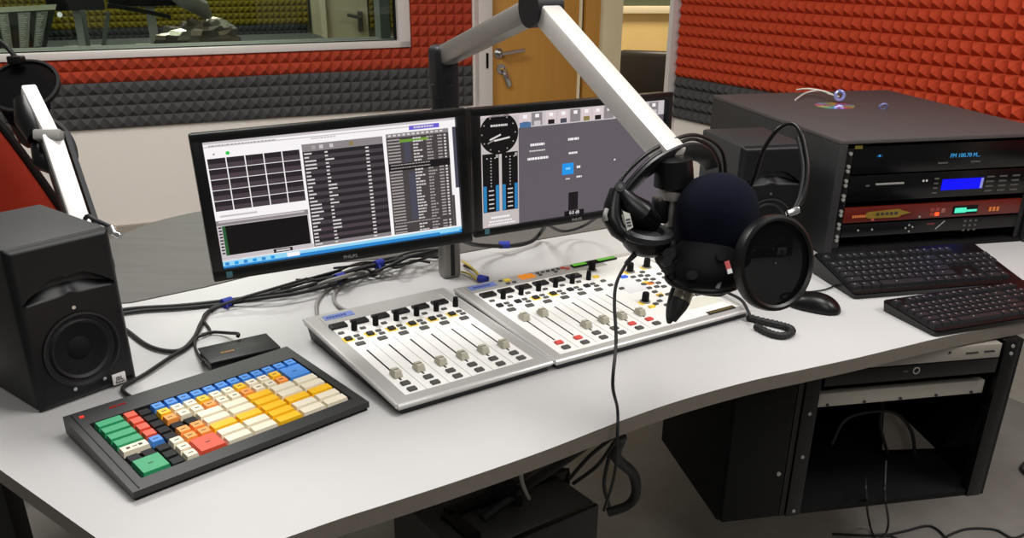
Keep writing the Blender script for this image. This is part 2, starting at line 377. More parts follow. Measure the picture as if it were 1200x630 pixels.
sp = bpt(70, 17, .7); m.cyl((sp.x, sp.y, sp.z), (sp.x, sp.y-.02, sp.z), .012, mat('white_spot', '#f4f4f0', emit=1.5)); tag(m.build('indicator_lamp'), 'tiny white lamp glowing right of the printed board', 'lamp')
# backs of two booth monitors
for (px0, px1, py1, lab) in ((56, 124, 13, 'dark monitor back above the table behind the glass, left'), (128, 222, 8, 'dark monitor back near the booth microphone behind the glass')):
    a = bpt(px0, py1, .9); b = bpt(px1, py1, .9)
    r = empty('computer_monitor', label=lab, cat='monitor')
    m = mapped(BW); m.box(((a.x+b.x)/2, .9, a.z+.17), (b.x-a.x, .035, .34), CHAR, .008); m.build('casing', r)
    m = mapped(BW); m.bar(((a.x+b.x)/2, .93, a.z+.1), ((a.x+b.x)/2, .93, tz), .045, .03, SILVER, up=V((0, 1, 0))); m.build('stand', r)
    m = mapped(BW); m.box(((a.x+b.x)/2, .93, tz+.008), (.2, .16, .016), SILVER, .004); m.build('stand_base', r)
# slim booth boom arm; the two bars imitate mic arms reflected in the glass
def bbar(name, pts, w, mm, label, cat, y=.6):
    m = mapped(BW); q = [bpt(x, yy, y) for x, yy in pts]
    for a, b in zip(q, q[1:]): m.bar(a, b, w, w, mm, up=V((0, 1, 0)))
    o = m.build(name); tag(o, label, cat); return o
bbar('mirrored_arm', [(104, 57), (97, 12)], .022, mat('reflection_grey', '#6f7773', .5), 'slim grey bar imitating a mic arm reflected in the glass, left of its twin', 'pole')
bbar('mirrored_arm', [(121, 56), (127, 14)], .02, _m['reflection_grey'], 'slim grey bar imitating a mic arm reflected in the glass, right of its twin', 'pole')
bbar('boom_arm', [(126, 6), (168, 13), (200, 20)], .02, CHAR, 'thin dark boom arm crossing the booth behind the glass', 'boom arm', .65)
bm_ = empty('booth_microphone', label='dark microphone on its stand beside the crumpled foil bag', cat='microphone')
m = mapped(BW); q = bpt(226, 30, .85); m.loft([((q.x, q.y, tz), .05), ((q.x, q.y, tz+.02), .05), ((q.x, q.y, tz+.025), .02), ((q.x, q.y, q.z+.03), .03)], CHAR); m.build('stand', bm_)
m = mapped(BW); q = bpt(224, 8, .85); m.loft([((q.x-.09, q.y, q.z+.05), .02), ((q.x-.05, q.y, q.z+.05), .045), ((q.x+.06, q.y, q.z-.01), .045), ((q.x+.09, q.y, q.z-.06), .02)], MGREY); m.build('body', bm_)
# crumpled foil bag
m = mapped(BW); q0 = bpt(258, 50, .55); q1 = bpt(258, 22, .55); zc = (q0.z+q1.z)/2; hh = (q1.z-q0.z)/2
m.ball((0, 0, 0), 1, mat('foil', '#b0a598', .2, .9), u=24, v=14)
for v in m.bm.verts:
    l = BW.inverted() @ v.co; k = 1+random.uniform(-.28, .28)
    v.co = BW @ V((q0.x-.10+l.x*.19*k+(l.z*.03), q0.y+.04+l.y*.09*k, max(tz+.002, tz+.07+l.z*.085*k)))
for f in m.bm.faces: f.smooth = False
o = m.build('foil_bag', ang=1); tag(o, 'crumpled shiny foil bag lying on the booth table', 'bag')
# ================================================================== THE DESK
DZ = .74
front = [(110, 628), (340, 628), (400, 607), (460, 588), (540, 562), (640, 527), (730, 492), (800, 468), (880, 446), (940, 433), (1000, 420), (1050, 408), (1100, 396), (1150, 386), (1200, 377)]
fp = [at(x, y, DZ) for x, y in front]
left_dir = (at(0, 550, DZ)-at(110, 628, DZ))
L0 = at(110, 628, DZ)
corner = [L0, L0-left_dir*.40+V((.0, -.002, 0)), L0-left_dir*.62+V((.035, .012, 0)), V((-.40, .98, DZ))]
corner = smooth(corner, 5)
fr = smooth(fp[1:], 5)
rdir = (fp[-1]-fp[-3]).normalized()
outline = [L0+left_dir*2.3] + corner + fr + [fp[-1]+rdir*.6]
back = [at(155, 355, DZ), at(240, 337, DZ), at(340, 312, DZ), at(540, 297, DZ), at(620, 283, DZ), at(704, 269, DZ)]
ext = (back[-1]-back[-3]).normalized()
outline += [V((1.62, 2.9, DZ)), V((1.34, 3.36, DZ)), V((.64, 3.2, DZ)), back[-1]+ext*.42] + back[::-1] + [back[0]+V((-.42, -.12, 0))]
m = MB(); pts = [(p.x, p.y) for p in outline]
m.prism(pts, DZ-.03, DZ, WHITE_DESK, EDGE)
desk = m.build('studio_desk', ang=40); tag(desk, 'white curved radio studio desk with a grey edge', 'desk')
# its legs
for x, y in ((-1.1, 1.62), (-.1, 2.05), (.62, 2.6), (1.4, 2.9)):
    m = MB(); m.box((x, y, (DZ-.03)/2), (.06, .06, DZ-.03), CHAR, .004); m.build('leg', desk)
# grey guest table joined behind it
gb = [p+V((-.004, .008, 0)) for p in back]
far = smooth([at(138, 277, DZ), at(165, 265, DZ), at(190, 257, DZ), at(215, 251, DZ), at(250, 244, DZ)], 4)
gpts = [gb[0]+V((-.42, -.12, 0))] + gb + [gb[-1]+ext*.25, gb[-1]+ext*.3+V((-.2, .5, 0)), V((-.3, 3.0, DZ))] + far[::-1] + [V((-1.3, 2.2, DZ))]
m = MB(); m.prism([(p.x, p.y) for p in gpts], DZ-.03, DZ-.0005, GREY_DESK, EDGE)
gt = m.build('guest_table', ang=40); tag(gt, 'grey guest table joined behind the white desk', 'table')
for x, y in ((-1.05, 2.35), (-.55, 2.75), (.05, 2.8)):
    m = MB(); m.box((x, y, (DZ-.03)/2), (.06, .06, DZ-.03), CHAR, .004); m.build('leg', gt)

# ------------------------------------------------------------------ under the desk, right: rack pedestal hung below the top
rl = at(958, 446, DZ-.03); rr = at(1196, 399, DZ-.03); pa = math.radians(11); PWID = .50; pdir = V((math.cos(pa), math.sin(pa), 0)); rl = rr-pdir*PWID
PB = .30; PH = DZ-.032-PB
ped = empty('rack_pedestal', (rl.x, rl.y, PB), pa, 'black open rack frame hanging under the desk, right', 'rack')
ox = V((-math.sin(pa), math.cos(pa), 0))*.03; ped.location = V((rl.x, rl.y, PB))
for x0, nm in ((0, 'post'), (PWID-.03, 'post')):
    m = MB(); m.box((x0+.018, .02, PH/2), (.036, .03, PH), SATIN, .002)
    p = m.build(nm, ped)
    for zz in ((PH-.012, PH-.03) if x0 > .1 else (.27, .16, .015)):
        m = MB(); m.cyl((x0+.018, .006, zz), (x0+.018, .0025, zz), .0042, MGREY, seg=10); m.build('screw', p)
for x0 in (-.008, PWID+.012):
    m = MB(); m.box((x0, .26, PH/2), (.012, .5, PH), SATIN); m.build('side_panel', ped)
m = MB(); m.box((PWID/2, .505, PH/2), (PWID, .012, PH), MATTE); m.build('back_panel', ped)
m = MB(); m.box((PWID/2, .26, .008), (PWID, .5, .014), MATTE); m.build('base_panel', ped)
GREYP = mat('grey_blank_panel', '#8d877e', .5)
def pedbox(name, label, cat, z0, z1, mm, y=.012, d=.02, x0=.04, x1=None, extra=None, depth=None):
    o = empty(name, ped.location, pa, label, cat)
    m = MB(); X1 = x1 or PWID-.042; m.box(((x0+X1)/2, y, (z0+z1)/2), (X1-x0, d, z1-z0), mm, .0015); m.build('front_panel', o)
    if depth: m = MB(); m.box(((x0+X1)/2, y+d/2+depth/2, (z0+z1)/2), (X1-x0-.02, depth, z1-z0-.004), CHAR); m.build('casing', o)
    if extra: extra(o, x0, X1)
    return o
def ex1(o, x0, x1):
    m = MB()
    for k in range(2):
        for j in range(7 if k == 0 else 6): m.box((x1-.085+k*.045+j*.0045, .0015, PH-.019+random.uniform(-.0006, .0006)), (.0035, .001, .004), INK)
    m.build('lettering', o, label='small dark printed lettering')
    m = MB(); m.box((x0+.29, .0015, PH-.014), (.005, .003, .005), INK); m.build('fixing_slot', o)
pedbox('blank_rack_panel', 'grey rack panel with small lettering right under the desk edge', 'rack panel', .3725, PH-.002, GREYP, depth=.2, extra=ex1)
def ex2(o, x0, x1):
    m = MB(); m.lathe([(.0062, 0), (.0085, .0), (.0085, .004), (.0062, .004), (.0062, 0)], STEEL, 20, M=TR(x0+.216, .004, .357) @ RX(PI/2)); m.build('socket_ring', o)
    m = MB(); m.box((x0+.19, .0015, .357), (.012, .003, .003), DGREY); m.build('switch', o)
pedbox('rack_unit', 'black rack unit with a small ring socket under the desk', 'rack unit', .335, .3705, SATIN, depth=.2, extra=ex2)
def ex3(o, x0, x1):
    for k in range(5):
        m = MB(); X = x0+.03+k*(x1-x0-.06)/4; m.cyl((X, .026, PH-.131), (X, .022, PH-.131), .0035, INK, seg=10); m.build('screw', o)
pedbox('rack_shelf', 'grey screwed shelf lip across the open rack', 'shelf', PH-.136, PH-.103, mat('pale_grey_panel', '#a59f95', .5), y=.035, extra=ex3, depth=.25)
# things lying in the open bay
pp = [onplane(x, y, ped.location+ox*6, V((-math.sin(pa), math.cos(pa), 0))) for x, y in ((1034, 527), (1096, 525), (1058, 488), (1036, 479))]
m = MB(); m.poly(pp, mat('dull_sheet', '#7d766d', .7)); m.poly([p+ox*.05 for p in pp][::-1], _m['dull_sheet']); tag(m.build('paper_sheet'), 'dull grey folded sheet standing in the open rack bay', 'sheet')
bay = [onplane(x, y, ped.location+ox*5, V((-math.sin(pa), math.cos(pa), 0))) for x, y in ((1012, 446), (1030, 452), (1034, 470), (1032, 500), (1040, 530))]
m = MB(); m.tube(bay, .004, RUBBER); tag(m.build('audio_cable'), 'thin black cable looping down the open rack bay', 'cable')
bay = [onplane(x, y, ped.location+ox*4.5, V((-math.sin(pa), math.cos(pa), 0))) for x, y in ((975, 520), (990, 492), (1020, 482), (1050, 484), (1068, 505), (1072, 532))]
m = MB(); m.tube(bay, .0045, RUBBER); tag(m.build('audio_cable'), 'black cable arched over the grey sheet in the rack', 'cable')
# closed black pedestal, left bay
q0 = rl-pdir*.165; LW = .16; la = pa
cab2 = empty('closed_pedestal', (q0.x, q0.y, PB), la, 'closed black cabinet under the desk beside the open rack', 'cabinet')
cab2.location = V((q0.x, q0.y, PB))
m = MB(); m.box((LW/2-.004, .21, PH/2), (LW-.012, .38, PH), MATTE, .003); m.build('carcass', cab2)
m = MB(); m.box((LW/2-.004, .012, PH/2), (LW-.02, .016, PH-.01), MATTE, .002); dd = m.build('door', cab2)
m = MB(); m.cyl((LW-.03, .004, PH*.3), (LW-.03, .001, PH*.3), .005, MGREY, seg=12); m.build('lock', dd)
# computer tower lying low, left
t0 = at(547, 617, .42); t1 = at(667, 568, .42); ta = math.atan2((t1-t0).y, (t1-t0).x)
tower = empty('computer_tower', (t0.x, t0.y, 0), ta, 'dark grey computer tower standing low under the desk', 'computer')
m = MB(); m.box((.105, .06, .21), (.34, .28, .42), mat('tower_grey', '#3a3a37', .6), .006, 2); m.build('casing', tower)
m = MB(); m.box((.105, -.088, .21), (.34, .016, .42), SATIN, .004); m.build('front_bezel', tower)
m = MB(); m.cyl((.04, -.096, .36), (.04, -.1, .36), .009, STEEL); m.build('power_button', tower)
# steel floor frame beside it
m = MB(); a = at(524, 604, .42); b = at(556, 632, .42); c_ = at(690, 585, .40)
m.bar(a, b, .03, .02, SATIN); m.bar(a, at(660, 552, .42), .03, .02, SATIN); m.bar(at(572, 592, .42), at(588, 562, .55), .035, .02, SATIN); m.bar(at(604, 588, .42), at(590, 562, .55), .03, .02, SATIN)
for q in (a, b, at(660, 552, .42)): m.bar(q, V((q.x, q.y, 0)), .03, .03, SATIN, up=V((0, 1, 0)))
tag(m.build('steel_frame'), 'black steel frame holding the computer tower', 'frame')
# cables dropping behind the desk edge
def cable(pts, r, m_, label, cat='cable', name='audio_cable', group=None):
    mb = MB(); mb.tube(pts, r, m_, seg=10); o = mb.build(name, ang=80); tag(o, label, cat, group); return o
e = lambda x, y, z: at(x, y, z)
cable([e(700, 508, .70), e(672, 530, .62), e(640, 552, .54), e(600, 580, .47), e(565, 606, .44)], .012, RUBBER, 'thick black cable trunk slanting under the desk')
cable([e(718, 512, .69), e(690, 535, .62), e(668, 560, .52)], .004, RUBBER, 'thin black cable fanning out under the desk, upper')
cable([e(722, 515, .69), e(700, 545, .58), e(672, 566, .50)], .004, RUBBER, 'thin black cable fanning out under the desk, lower')
cable([e(728, 512, .69), e(722, 535, .62), e(742, 555, .50), e(745, 578, .40), e(735, 592, .36), e(712, 600, .34)], .011, RUBBER, 'thick black hose curling under the desk')
cable([e(610, 545, .69), e(612, 565, .58), e(620, 584, .46)], .004, MGREY, 'short grey cable hanging under the desk edge')
cable([e(718, 520, .66), e(708, 565, .52), e(714, 592, .40)], .004, RUBBER, 'thin black cable hanging straight down by the hose')
# cables on the floor at the right
for pts, lab in (([(975, 625), (1030, 627), (1060, 622), (1090, 616), (1110, 632), (1116, 650)], 'thin black cable snaking along the floor'),
                 ([(1098, 634), (1130, 620), (1165, 620), (1190, 630), (1220, 612)], 'black cable curving on the floor, furthest right')):
    cable([at(x, y, .004) for x, y in pts], .0035, RUBBER, lab)
qv = V((-math.sin(pa), math.cos(pa), 0)); bp_ = lambda x, y, k=-.5: onplane(x, y, ped.location+ox*k, qv)
cable([bp_(1038, 540, 1), bp_(1037, 565), bp_(1037, 582), at(1041, 612, .06), at(1036, 628, .004), at(1024, 634, .004), at(1010, 630, .004)], .003, RUBBER, 'thin black cable hanging out of the rack to the floor, loop end')
cable([bp_(1014, 560, 1), bp_(1015, 580), at(1018, 608, .05), at(1026, 630, .004), at(1044, 628, .004), at(1070, 640, .004)], .003, RUBBER, 'second thin black cable hanging from the rack to the floor')
cable([at(1204, 540, .006), at(1197, 548, .006), at(1204, 556, .006)], .006, RUBBER, 'black cable bend on the floor at the right edge')
# ================================================================== MONITORS
def em(name, h, s=1.0): return mat('screen_'+name, h, emit=s)
S_WHITE = em('white', '#f2eef0', 1.05); S_LG = em('light_grey', '#c9c1c4', 1); S_MG = em('mid_grey', '#8c8486', 1); S_DK = em('near_black', '#1c181b', 1)
S_ROW = em('row_grey', '#474145', 1); S_ROW2 = em('row_dark', '#2a2529', 1); S_PAD = em('pad', '#4a4046', 1); S_PADT = em('pad_top', '#2b2429', 1)
S_GRN = em('green', '#35c24c', 1); S_PUR = em('purple', '#6a5fd0', 1); S_BLU = em('blue', '#2f86cf', 1); S_CY = em('cyan', '#8fd0ee', 1.05)
S_LIST = em('list_brown', '#4a4343', 1); S_TXT = em('text', '#d8d2d2', 1); S_DIM = em('dim_text', '#a8a09f', 1); S_OLV = em('olive_bar', '#6f9a3a', 1); S_SLATE = em('slate', '#4a4a58', 1)
S_BG = em('panel_mauve', '#625b62', 1); S_SIDE = em('side_light', '#c4bbba', 1); S_BLK = em('black', '#141112', 1); S_AZ = em('azure', '#1f8fe0', 1.1); S_MB = em('meter_blue', '#2c7fb8', 1); S_GOLD = em('gold', '#8a7a4a', 1); S_STEEL = em('steel_blue', '#4c6f9a', 1); S_PINK = em('pale_pink', '#d9c9cb', 1)
MW, MH = .51, .263
def make_monitor(P, yaw, tilt, roll, label, draw, bez=(.020, .016, .021)):
    Rx = V((math.cos(yaw), math.sin(yaw), 0)); B = V((-math.sin(yaw), math.cos(yaw), 0)); U = V((0, 0, 1))*math.cos(tilt)+B*math.sin(tilt)
    R2 = Rx*math.cos(roll)+U*math.sin(roll); U2 = U*math.cos(roll)-Rx*math.sin(roll); N = U2.cross(R2)*-1
    N = R2.cross(U2)*-1        # points away from the viewer
    o = empty('computer_monitor', label=label, cat='monitor'); o.matrix_world = basis(V(P), R2, N, U2)
    m = MB(); m.box((0, .020, 0), (MW-.004, .034, MH-.004), SATIN, .006, 2)
    m.box((0, .045, 0), (.26, .03, .16), SATIN, .01, 2); m.box((0, .063, 0), (.11, .012, .11), CHAR, .002); m.build('casing', o)
    s_, t_, b_ = bez; m = MB()
    for c, d in (((0, 0, MH/2-t_/2), (MW, .014, t_)), ((0, 0, -MH/2+b_/2), (MW, .014, b_)), ((-MW/2+s_/2, 0, 0), (s_, .0139, MH-.002)), ((MW/2-s_/2, 0, 0), (s_, .0139, MH-.002))): m.box(c, d, SATIN, .002)
    bz = m.build('bezel', o)
    m = MB(); m.text('PHILIPS', .0085, MGREY, TR(.0, -.0072, -MH/2+b_*.42)); m.build('lettering', bz, label='small grey maker lettering')
    m = MB(); m.box((-MW/2+.028, -.0072, -MH/2+.0105), (.011, .0006, .011), mat('energy_sticker', '#37646e', .4)); m.build('sticker', bz, label='small teal square sticker')
    m = MB(); x0, x1, z0, z1 = -MW/2+s_, MW/2-s_, -MH/2+b_, MH/2-t_
    def R(a, b, c, d, mm, l=1):
        y = .0015-l*.00025
        X0, X1, Z0, Z1 = x0+(x1-x0)*a, x0+(x1-x0)*c, z1-(z1-z0)*b, z1-(z1-z0)*d
        m.poly([(X0, y, Z1), (X1, y, Z1), (X1, y, Z0), (X0, y, Z0)], mm)
    def Dsc(cx, cy, r, mm, l=1, seg=28):
        y = .0015-l*.00025; X = x0+(x1-x0)*cx; Z = z1-(z1-z0)*cy
        m.poly([(X+r*math.cos(k*2*PI/seg), y, Z+r*.92*math.sin(k*2*PI/seg)) for k in range(seg)], mm)
    def Ln(ax, ay, bx, by, w, mm, l=3):
        y = .0015-l*.00025; f = lambda u, v: V((x0+(x1-x0)*u, y, z1-(z1-z0)*v)); p, q = f(ax, ay), f(bx, by); n = V((-(q.z-p.z), 0, q.x-p.x)).normalized()*w/2
        pts = [p-n, q-n, q+n, p+n]; m.poly(pts, mm)
    def Tx(cx, cy, size, txt, mm, l=3): m.text(txt, size, mm, TR(x0+(x1-x0)*cx, .0015-l*.00025, z1-(z1-z0)*cy), ext=.00005)
    draw(R, Dsc, Ln, Tx); m.build('screen', o)
    return o
def words(R, x, y, w, h, mm, l=3):   # an unreadable short run of print
    while w > .004:
        k = min(w, random.uniform(.006, .016)); R(x, y, x+k*.8, y+h, mm, l); x += k; w -= k
def draw_left(R, Dsc, Ln, Tx):
    R(0, 0, 1, 1, S_WHITE, 0)
    R(0, 0, 1, .022, S_LG, 1); R(.0, .038, .9, .046, S_LG, 1)
    words(R, .02, .03, .25, .010, S_DIM, 2); words(R, .4, .05, .1, .012, S_LG, 2)
    R(.80, .035, .93, .07, S_PUR, 1); words(R, .82, .045, .09, .014, S_TXT, 2)
    Dsc(.085, .098, .0035, S_GRN, 2); Dsc(.035, .098, .002, S_DIM, 2)
    for i in range(5):
        for j in range(5):
            a, b = .008+i*.0695, .130+j*.083
            R(a, b, a+.0655, b+.041, S_PADT, 1); R(a, b+.040, a+.0655, b+.078, S_PAD, 2)
    R(0, .555, .355, .60, S_WHITE, 1); R(.0, .615, .355, .655, S_MG, 1); R(.01, .62, .34, .633, S_LG, 2); R(.02, .575, .16, .590, S_LG, 2)
    R(.0, .655, .355, .905, S_LG, 1); R(.03, .66, .35, .90, S_BLK, 2); R(.02, .66, .032, .90, em('green_dark', '#2b5a34', 1), 3)
    for j in range(9): R(.006, .665+j*.026, .018, .677+j*.026, S_DK, 3)
    # middle list
    R(.362, .095, .688, .155, S_MG, 1)
    for x in (.40, .43, .47, .55): R(x, .11, x+.015, .14, random.choice((S_GOLD, S_LG, S_DIM)), 2)
    R(.362, .155, .688, .935, S_ROW2, 1)
    n = 26
    for j in range(n):
        y = .158+j*.0298
        if j % 2: R(.364, y, .686, y+.0298, S_ROW if j < 20 else S_MG if j > 23 else S_PAD, 2)
        R(.367, y+.008, .367+random.choice((.018, .018, .03, .045, .05)), y+.020, S_TXT, 3)
        R(.448, y+.008, .448+random.choice((.012, .012, .015, .035)), y+.020, S_TXT, 3)
        R(.612, y+.008, .626, y+.020, S_TXT, 3)
    R(.686, .09, .700, .94, S_WHITE, 4)
    # right list
    R(.700, .085, .968, .94, S_LIST, 1); R(.700, .085, .968, .118, S_MG, 2)
    for k in range(12): R(.71+k*.02, .093, .722+k*.02, .108, S_TXT, 3)
    R(.70, .335, .968, .395, S_DK, 2); R(.772, .15, .80, .33, S_SLATE, 2); R(.782, .42, .812, .83, S_SLATE, 2)
    R(.755, .140, .88, .163, S_OLV, 3)
    for j in range(31):
        y = .128+j*.0262
        if j in (8, 9): words(R, .71, y+.005, .17, .008, S_DIM, 3); continue
        if j in (27,): words(R, .71, y+.005, .2, .008, S_DIM, 3); continue
        R(.705, y+.004, .757, y+.015, S_DIM, 3); words(R, .812, y+.004, random.uniform(.02, .045), .012, S_TXT, 4)
        words(R, .87, y+.004, random.uniform(.02, .04), .012, S_DIM, 4); R(.918, y+.004, .938, y+.015, S_DIM, 3); R(.946, y+.003, .955, y+.017, S_TXT, 3)
    R(.968, .08, .985, .66, S_WHITE, 2); R(.968, .66, .978, .94, S_LIST, 2); R(.985, .08, 1, .6, S_SLATE, 2)
    # footer and task bar
    R(0, .905, .36, .945, S_LG, 2); R(0, .935, 1, .948, S_WHITE, 2); R(.2, .905, .275, .935, S_DK, 3); R(.21, .912, .265, .928, S_LG, 4)
    R(0, .948, 1, .972, S_CY, 2); R(.0, .972, 1, 1, S_BLU, 2); R(.0, .945, .30, .985, S_CY, 3); R(.25, .95, .30, .985, S_WHITE, 4)
    for k in range(6): R(.01+k*.035, .955, .025+k*.035, .98, S_AZ if k % 2 else S_BLU, 4)
    R(.90, .965, .99, .985, S_CY, 4)
def draw_right(R, Dsc, Ln, Tx):
    R(0, 0, 1, 1, S_BG, 0); R(0, 0, .195, 1, S_SIDE, 1); R(.195, 0, 1, .135, S_LG, 1)
    R(.0, 0, .195, .02, S_PINK, 2); Dsc(.097, .165, .0455, S_BLK, 2, 40)
    for k in range(12):
        a = k*PI/6; Dsc(.095+.083*math.sin(a), .165-.155*math.cos(a), .0016, S_DIM, 3, 8)
    words(R, .055, .085, .085, .018, S_TXT, 3)
    Ln(.050, .215, .105, .175, .0035, S_TXT); Ln(.072, .225, .15, .205, .0035, S_TXT); Ln(.04, .245, .075, .215, .0018, S_DIM)
    for x in (.012, .108):
        R(x, .335, x+.082, .86, S_BLK, 2); R(x+.002, .62, x+.080, .855, S_MB, 3); R(x+.018, .60, x+.064, .855, S_BLK, 4)
        for k in range(9): Dsc(x+.041, .40+k*.028, .0018, S_DIM, 5, 8)
        for k in range(5): R(x+.028, .66+k*.04, x+.054, .670+k*.04, S_TXT, 5)
        for k in range(3): Dsc(x+.022+k*.02, .375, .0014, S_TXT, 5, 8)
        R(x+.066, .345, x+.078, .375, S_DIM, 5)
    words(R, .05, .905, .10, .018, S_WHITE, 3); words(R, .04, .945, .12, .012, S_WHITE, 3); words(R, .035, .97, .14, .012, S_WHITE, 3)
    for k, (x, mm) in enumerate(((.20, S_STEEL), (.262, S_LG), (.335, S_DK), (.40, S_SLATE), (.465, S_MG), (.525, S_GOLD), (.588, S_DK), (.65, S_MG), (.76, S_LG), (.84, S_MG), (.91, S_LG))):
        R(x, .012, x+.055, .125, S_MG if k % 3 == 1 else S_PINK, 2); R(x+.012, .085, x+.046, .125, mm, 3); R(x+.018, .025, x+.038, .055, S_WHITE, 3)
    R(.20, .09, .258, .135, S_STEEL, 4)
    words(R, .255, .285, .075, .022, S_WHITE, 3); words(R, .25, .345, .085, .012, S_TXT, 3); words(R, .24, .41, .11, .022, S_WHITE, 3)
    words(R, .455, .27, .06, .022, S_WHITE, 3); words(R, .46, .40, .05, .018, S_WHITE, 3)
    R(.425, .50, .487, .605, S_AZ, 3); words(R, .445, .54, .025, .02, S_CY, 4); R(.445, .64, .468, .652, S_PINK, 3)
    words(R, .505, .535, .025, .022, S_WHITE, 3); words(R, .505, .63, .03, .016, S_WHITE, 3)
    R(.462, .78, .515, .95, S_BLK, 3)
    for k in range(2):
        for j in range(3): R(.466+k*.025, .79+j*.053, .486+k*.025, .835+j*.053, S_DK, 4)
    R(.44, .955, .55, 1.0, S_BLK, 4); Tx(.495, .978, .0105, '0.0 dB', S_WHITE, 6)
    Dsc(.72, .52, .0022, S_WHITE, 3, 10); R(.80, .12, .83, .17, S_DK, 3); Dsc(.79, .10, .002, S_WHITE, 4, 8)
monL = make_monitor((-.320, 1.654, 1.077), .441, .052, .025, 'black monitor showing playlist columns and a grid of dark pads', draw_left)
monR = make_monitor((.137, 1.951, 1.071), .524, .034, -.002, 'black monitor showing a mauve panel with round clock and blue meters', draw_right, bez=(.019, .016, .016))

# pole that carries the monitors and the boom
POLE = at(527, 323, DZ); POLE.z = 0; HEADZ = 1.15
pole = empty('monitor_pole', (POLE.x, POLE.y, DZ), 0, 'grey metal pole standing on the desk behind the two monitors', 'pole')
m = MB(); m.box((0, 0, (HEADZ-DZ)/2), (.046, .046, HEADZ-DZ), mat('pole_metal', '#85837e', .4, .5, noise=.05, scale=60, stretch=(1, 1, .05)), .008, 3, M=RZ(.45)); m.build('post', pole)
m = MB(); m.box((0, 0, (HEADZ-DZ)/2+.004), (.010, .049, HEADZ-DZ-.008), SLOT, M=RZ(.45)); m.build('groove', pole)
for mon, z in ((monL, 1.077), (monR, 1.071)):
    bp = mon.matrix_world @ V((0, .069, 0)); bq = bp - POLE; bq.z = z-DZ
    mid = bq*.5 + V((0, .10, 0)); mid.z = z-DZ
    m = MB(); m.bar(bq, mid, .035, .03, CHAR, bev=.004); m.bar(mid, (0, 0, z-DZ), .035, .03, CHAR, bev=.004); m.cyl((mid.x, mid.y, mid.z-.03), (mid.x, mid.y, mid.z+.03), .022, CHAR)
    m.cyl((0, 0, z-DZ-.025), (0, 0, z-DZ+.025), .034, CHAR); m.build('monitor_arm', pole)

# ================================================================== SPEAKERS
SW, SD, SH = .185, .25, .30
def make_speaker(loc, rz, label):
    o = empty('studio_speaker', loc, rz, label, 'speaker', 'black studio speakers on the desk')
    m = MB(); m.box((SW/2, SD/2+.006, SH/2), (SW, SD-.012, SH), VINYL_BLK, .006, 2); m.build('cabinet', o)
    def dep_(x, z):
        cx, cz = x-SW/2, z-.212
        d = 0
        if abs(cx) < .082:
            zl = -.013+.006*math.exp(-(cx/.012)**2); hh = .036*(1-(abs(cx)/.083)**1.7)*(1-.35*math.exp(-(cx/.015)**2))+.001
            t = (cz-zl)/hh
            if 0 < t <= 1: d = .027*t
            elif 1 < t < 1.12: d = .027*(1.12-t)/.12
        r = math.hypot(cx, z-.095)
        if r < .066: d = max(d, .012*min(1, (.066-r)/.006))
        e = min(x, SW-x, z, SH-z); d += .010*max(0, 1-e/.012)**2
        return d
    m = MB(); NX, NZ = 74, 120; i = m.mi(BLACK)
    g = [[m.bm.verts.new((a*SW/NX, -.004+dep_(a*SW/NX, b*SH/NZ), b*SH/NZ)) for b in range(NZ+1)] for a in range(NX+1)]
    for a in range(NX):
        for b in range(NZ): f = m.bm.faces.new((g[a][b], g[a+1][b], g[a+1][b+1], g[a][b+1])); f.smooth = True
    bf = m.build('front_baffle', o, ang=60)
    M = TR(SW/2, -.004, .095) @ RX(PI/2)
    m = MB(); m.lathe([(.067, .0), (.070, .003), (.066, .004), (.062, -.003), (.058, -.004), (.054, .001), (.049, -.003)], RUBBER, 48, M); w = m.build('woofer', o)
    m = MB(); m.lathe([(.049, -.003), (.022, -.0105), (.020, -.009), (.010, -.006), (.0, -.0045)], MATTE, 40, M); m.build('cone', w)
    m = MB(); M2 = TR(SW/2, .020, .212) @ RX(PI/2); m.lathe([(.013, 0), (.011, .003), (.006, .006), (0, .007)], SATIN, 24, M2); m.build('tweeter', o)
    for x, z in ((SW/2, .176), (SW/2-.028, .026), (SW/2+.028, .026)):
        m = MB(); m.cyl((x, -.002, z), (x, -.0065, z), .0035, STEEL, seg=12); m.build('screw', bf)
    m = MB(); m.box((SW-.038, -.006, .017), (.026, .004, .021), ALU_BRIGHT, .001); b = m.build('badge', o, label='small silver square badge')
    m = MB(); m.text('JBL', .0115, INK, TR(SW-.038, -.0085, .018)); m.box((SW-.038, -.0083, .0105), (.017, .0006, .0018), INK); m.build('lettering', b)
    return o
sp1 = make_speaker((-.835, 1.398, DZ), .897, 'black studio speaker beside the coloured keyboard, square silver badge showing')
def dup(root, loc, rz, label):
    r = root.copy(); C.objects.link(r); r.location = loc; r.rotation_euler = (0, 0, rz); r['label'] = label
    for ch in list(root.children):
        c = ch.copy(); C.objects.link(c); c.parent = r
        for g in list(ch.children):
            d = g.copy(); C.objects.link(d); d.parent = c
    return r
s2 = at(870, 172, DZ+SH); dup(sp1, (s2.x, s2.y, DZ), .22, 'black studio speaker half hidden behind the microphone, beside the equipment cabinet')

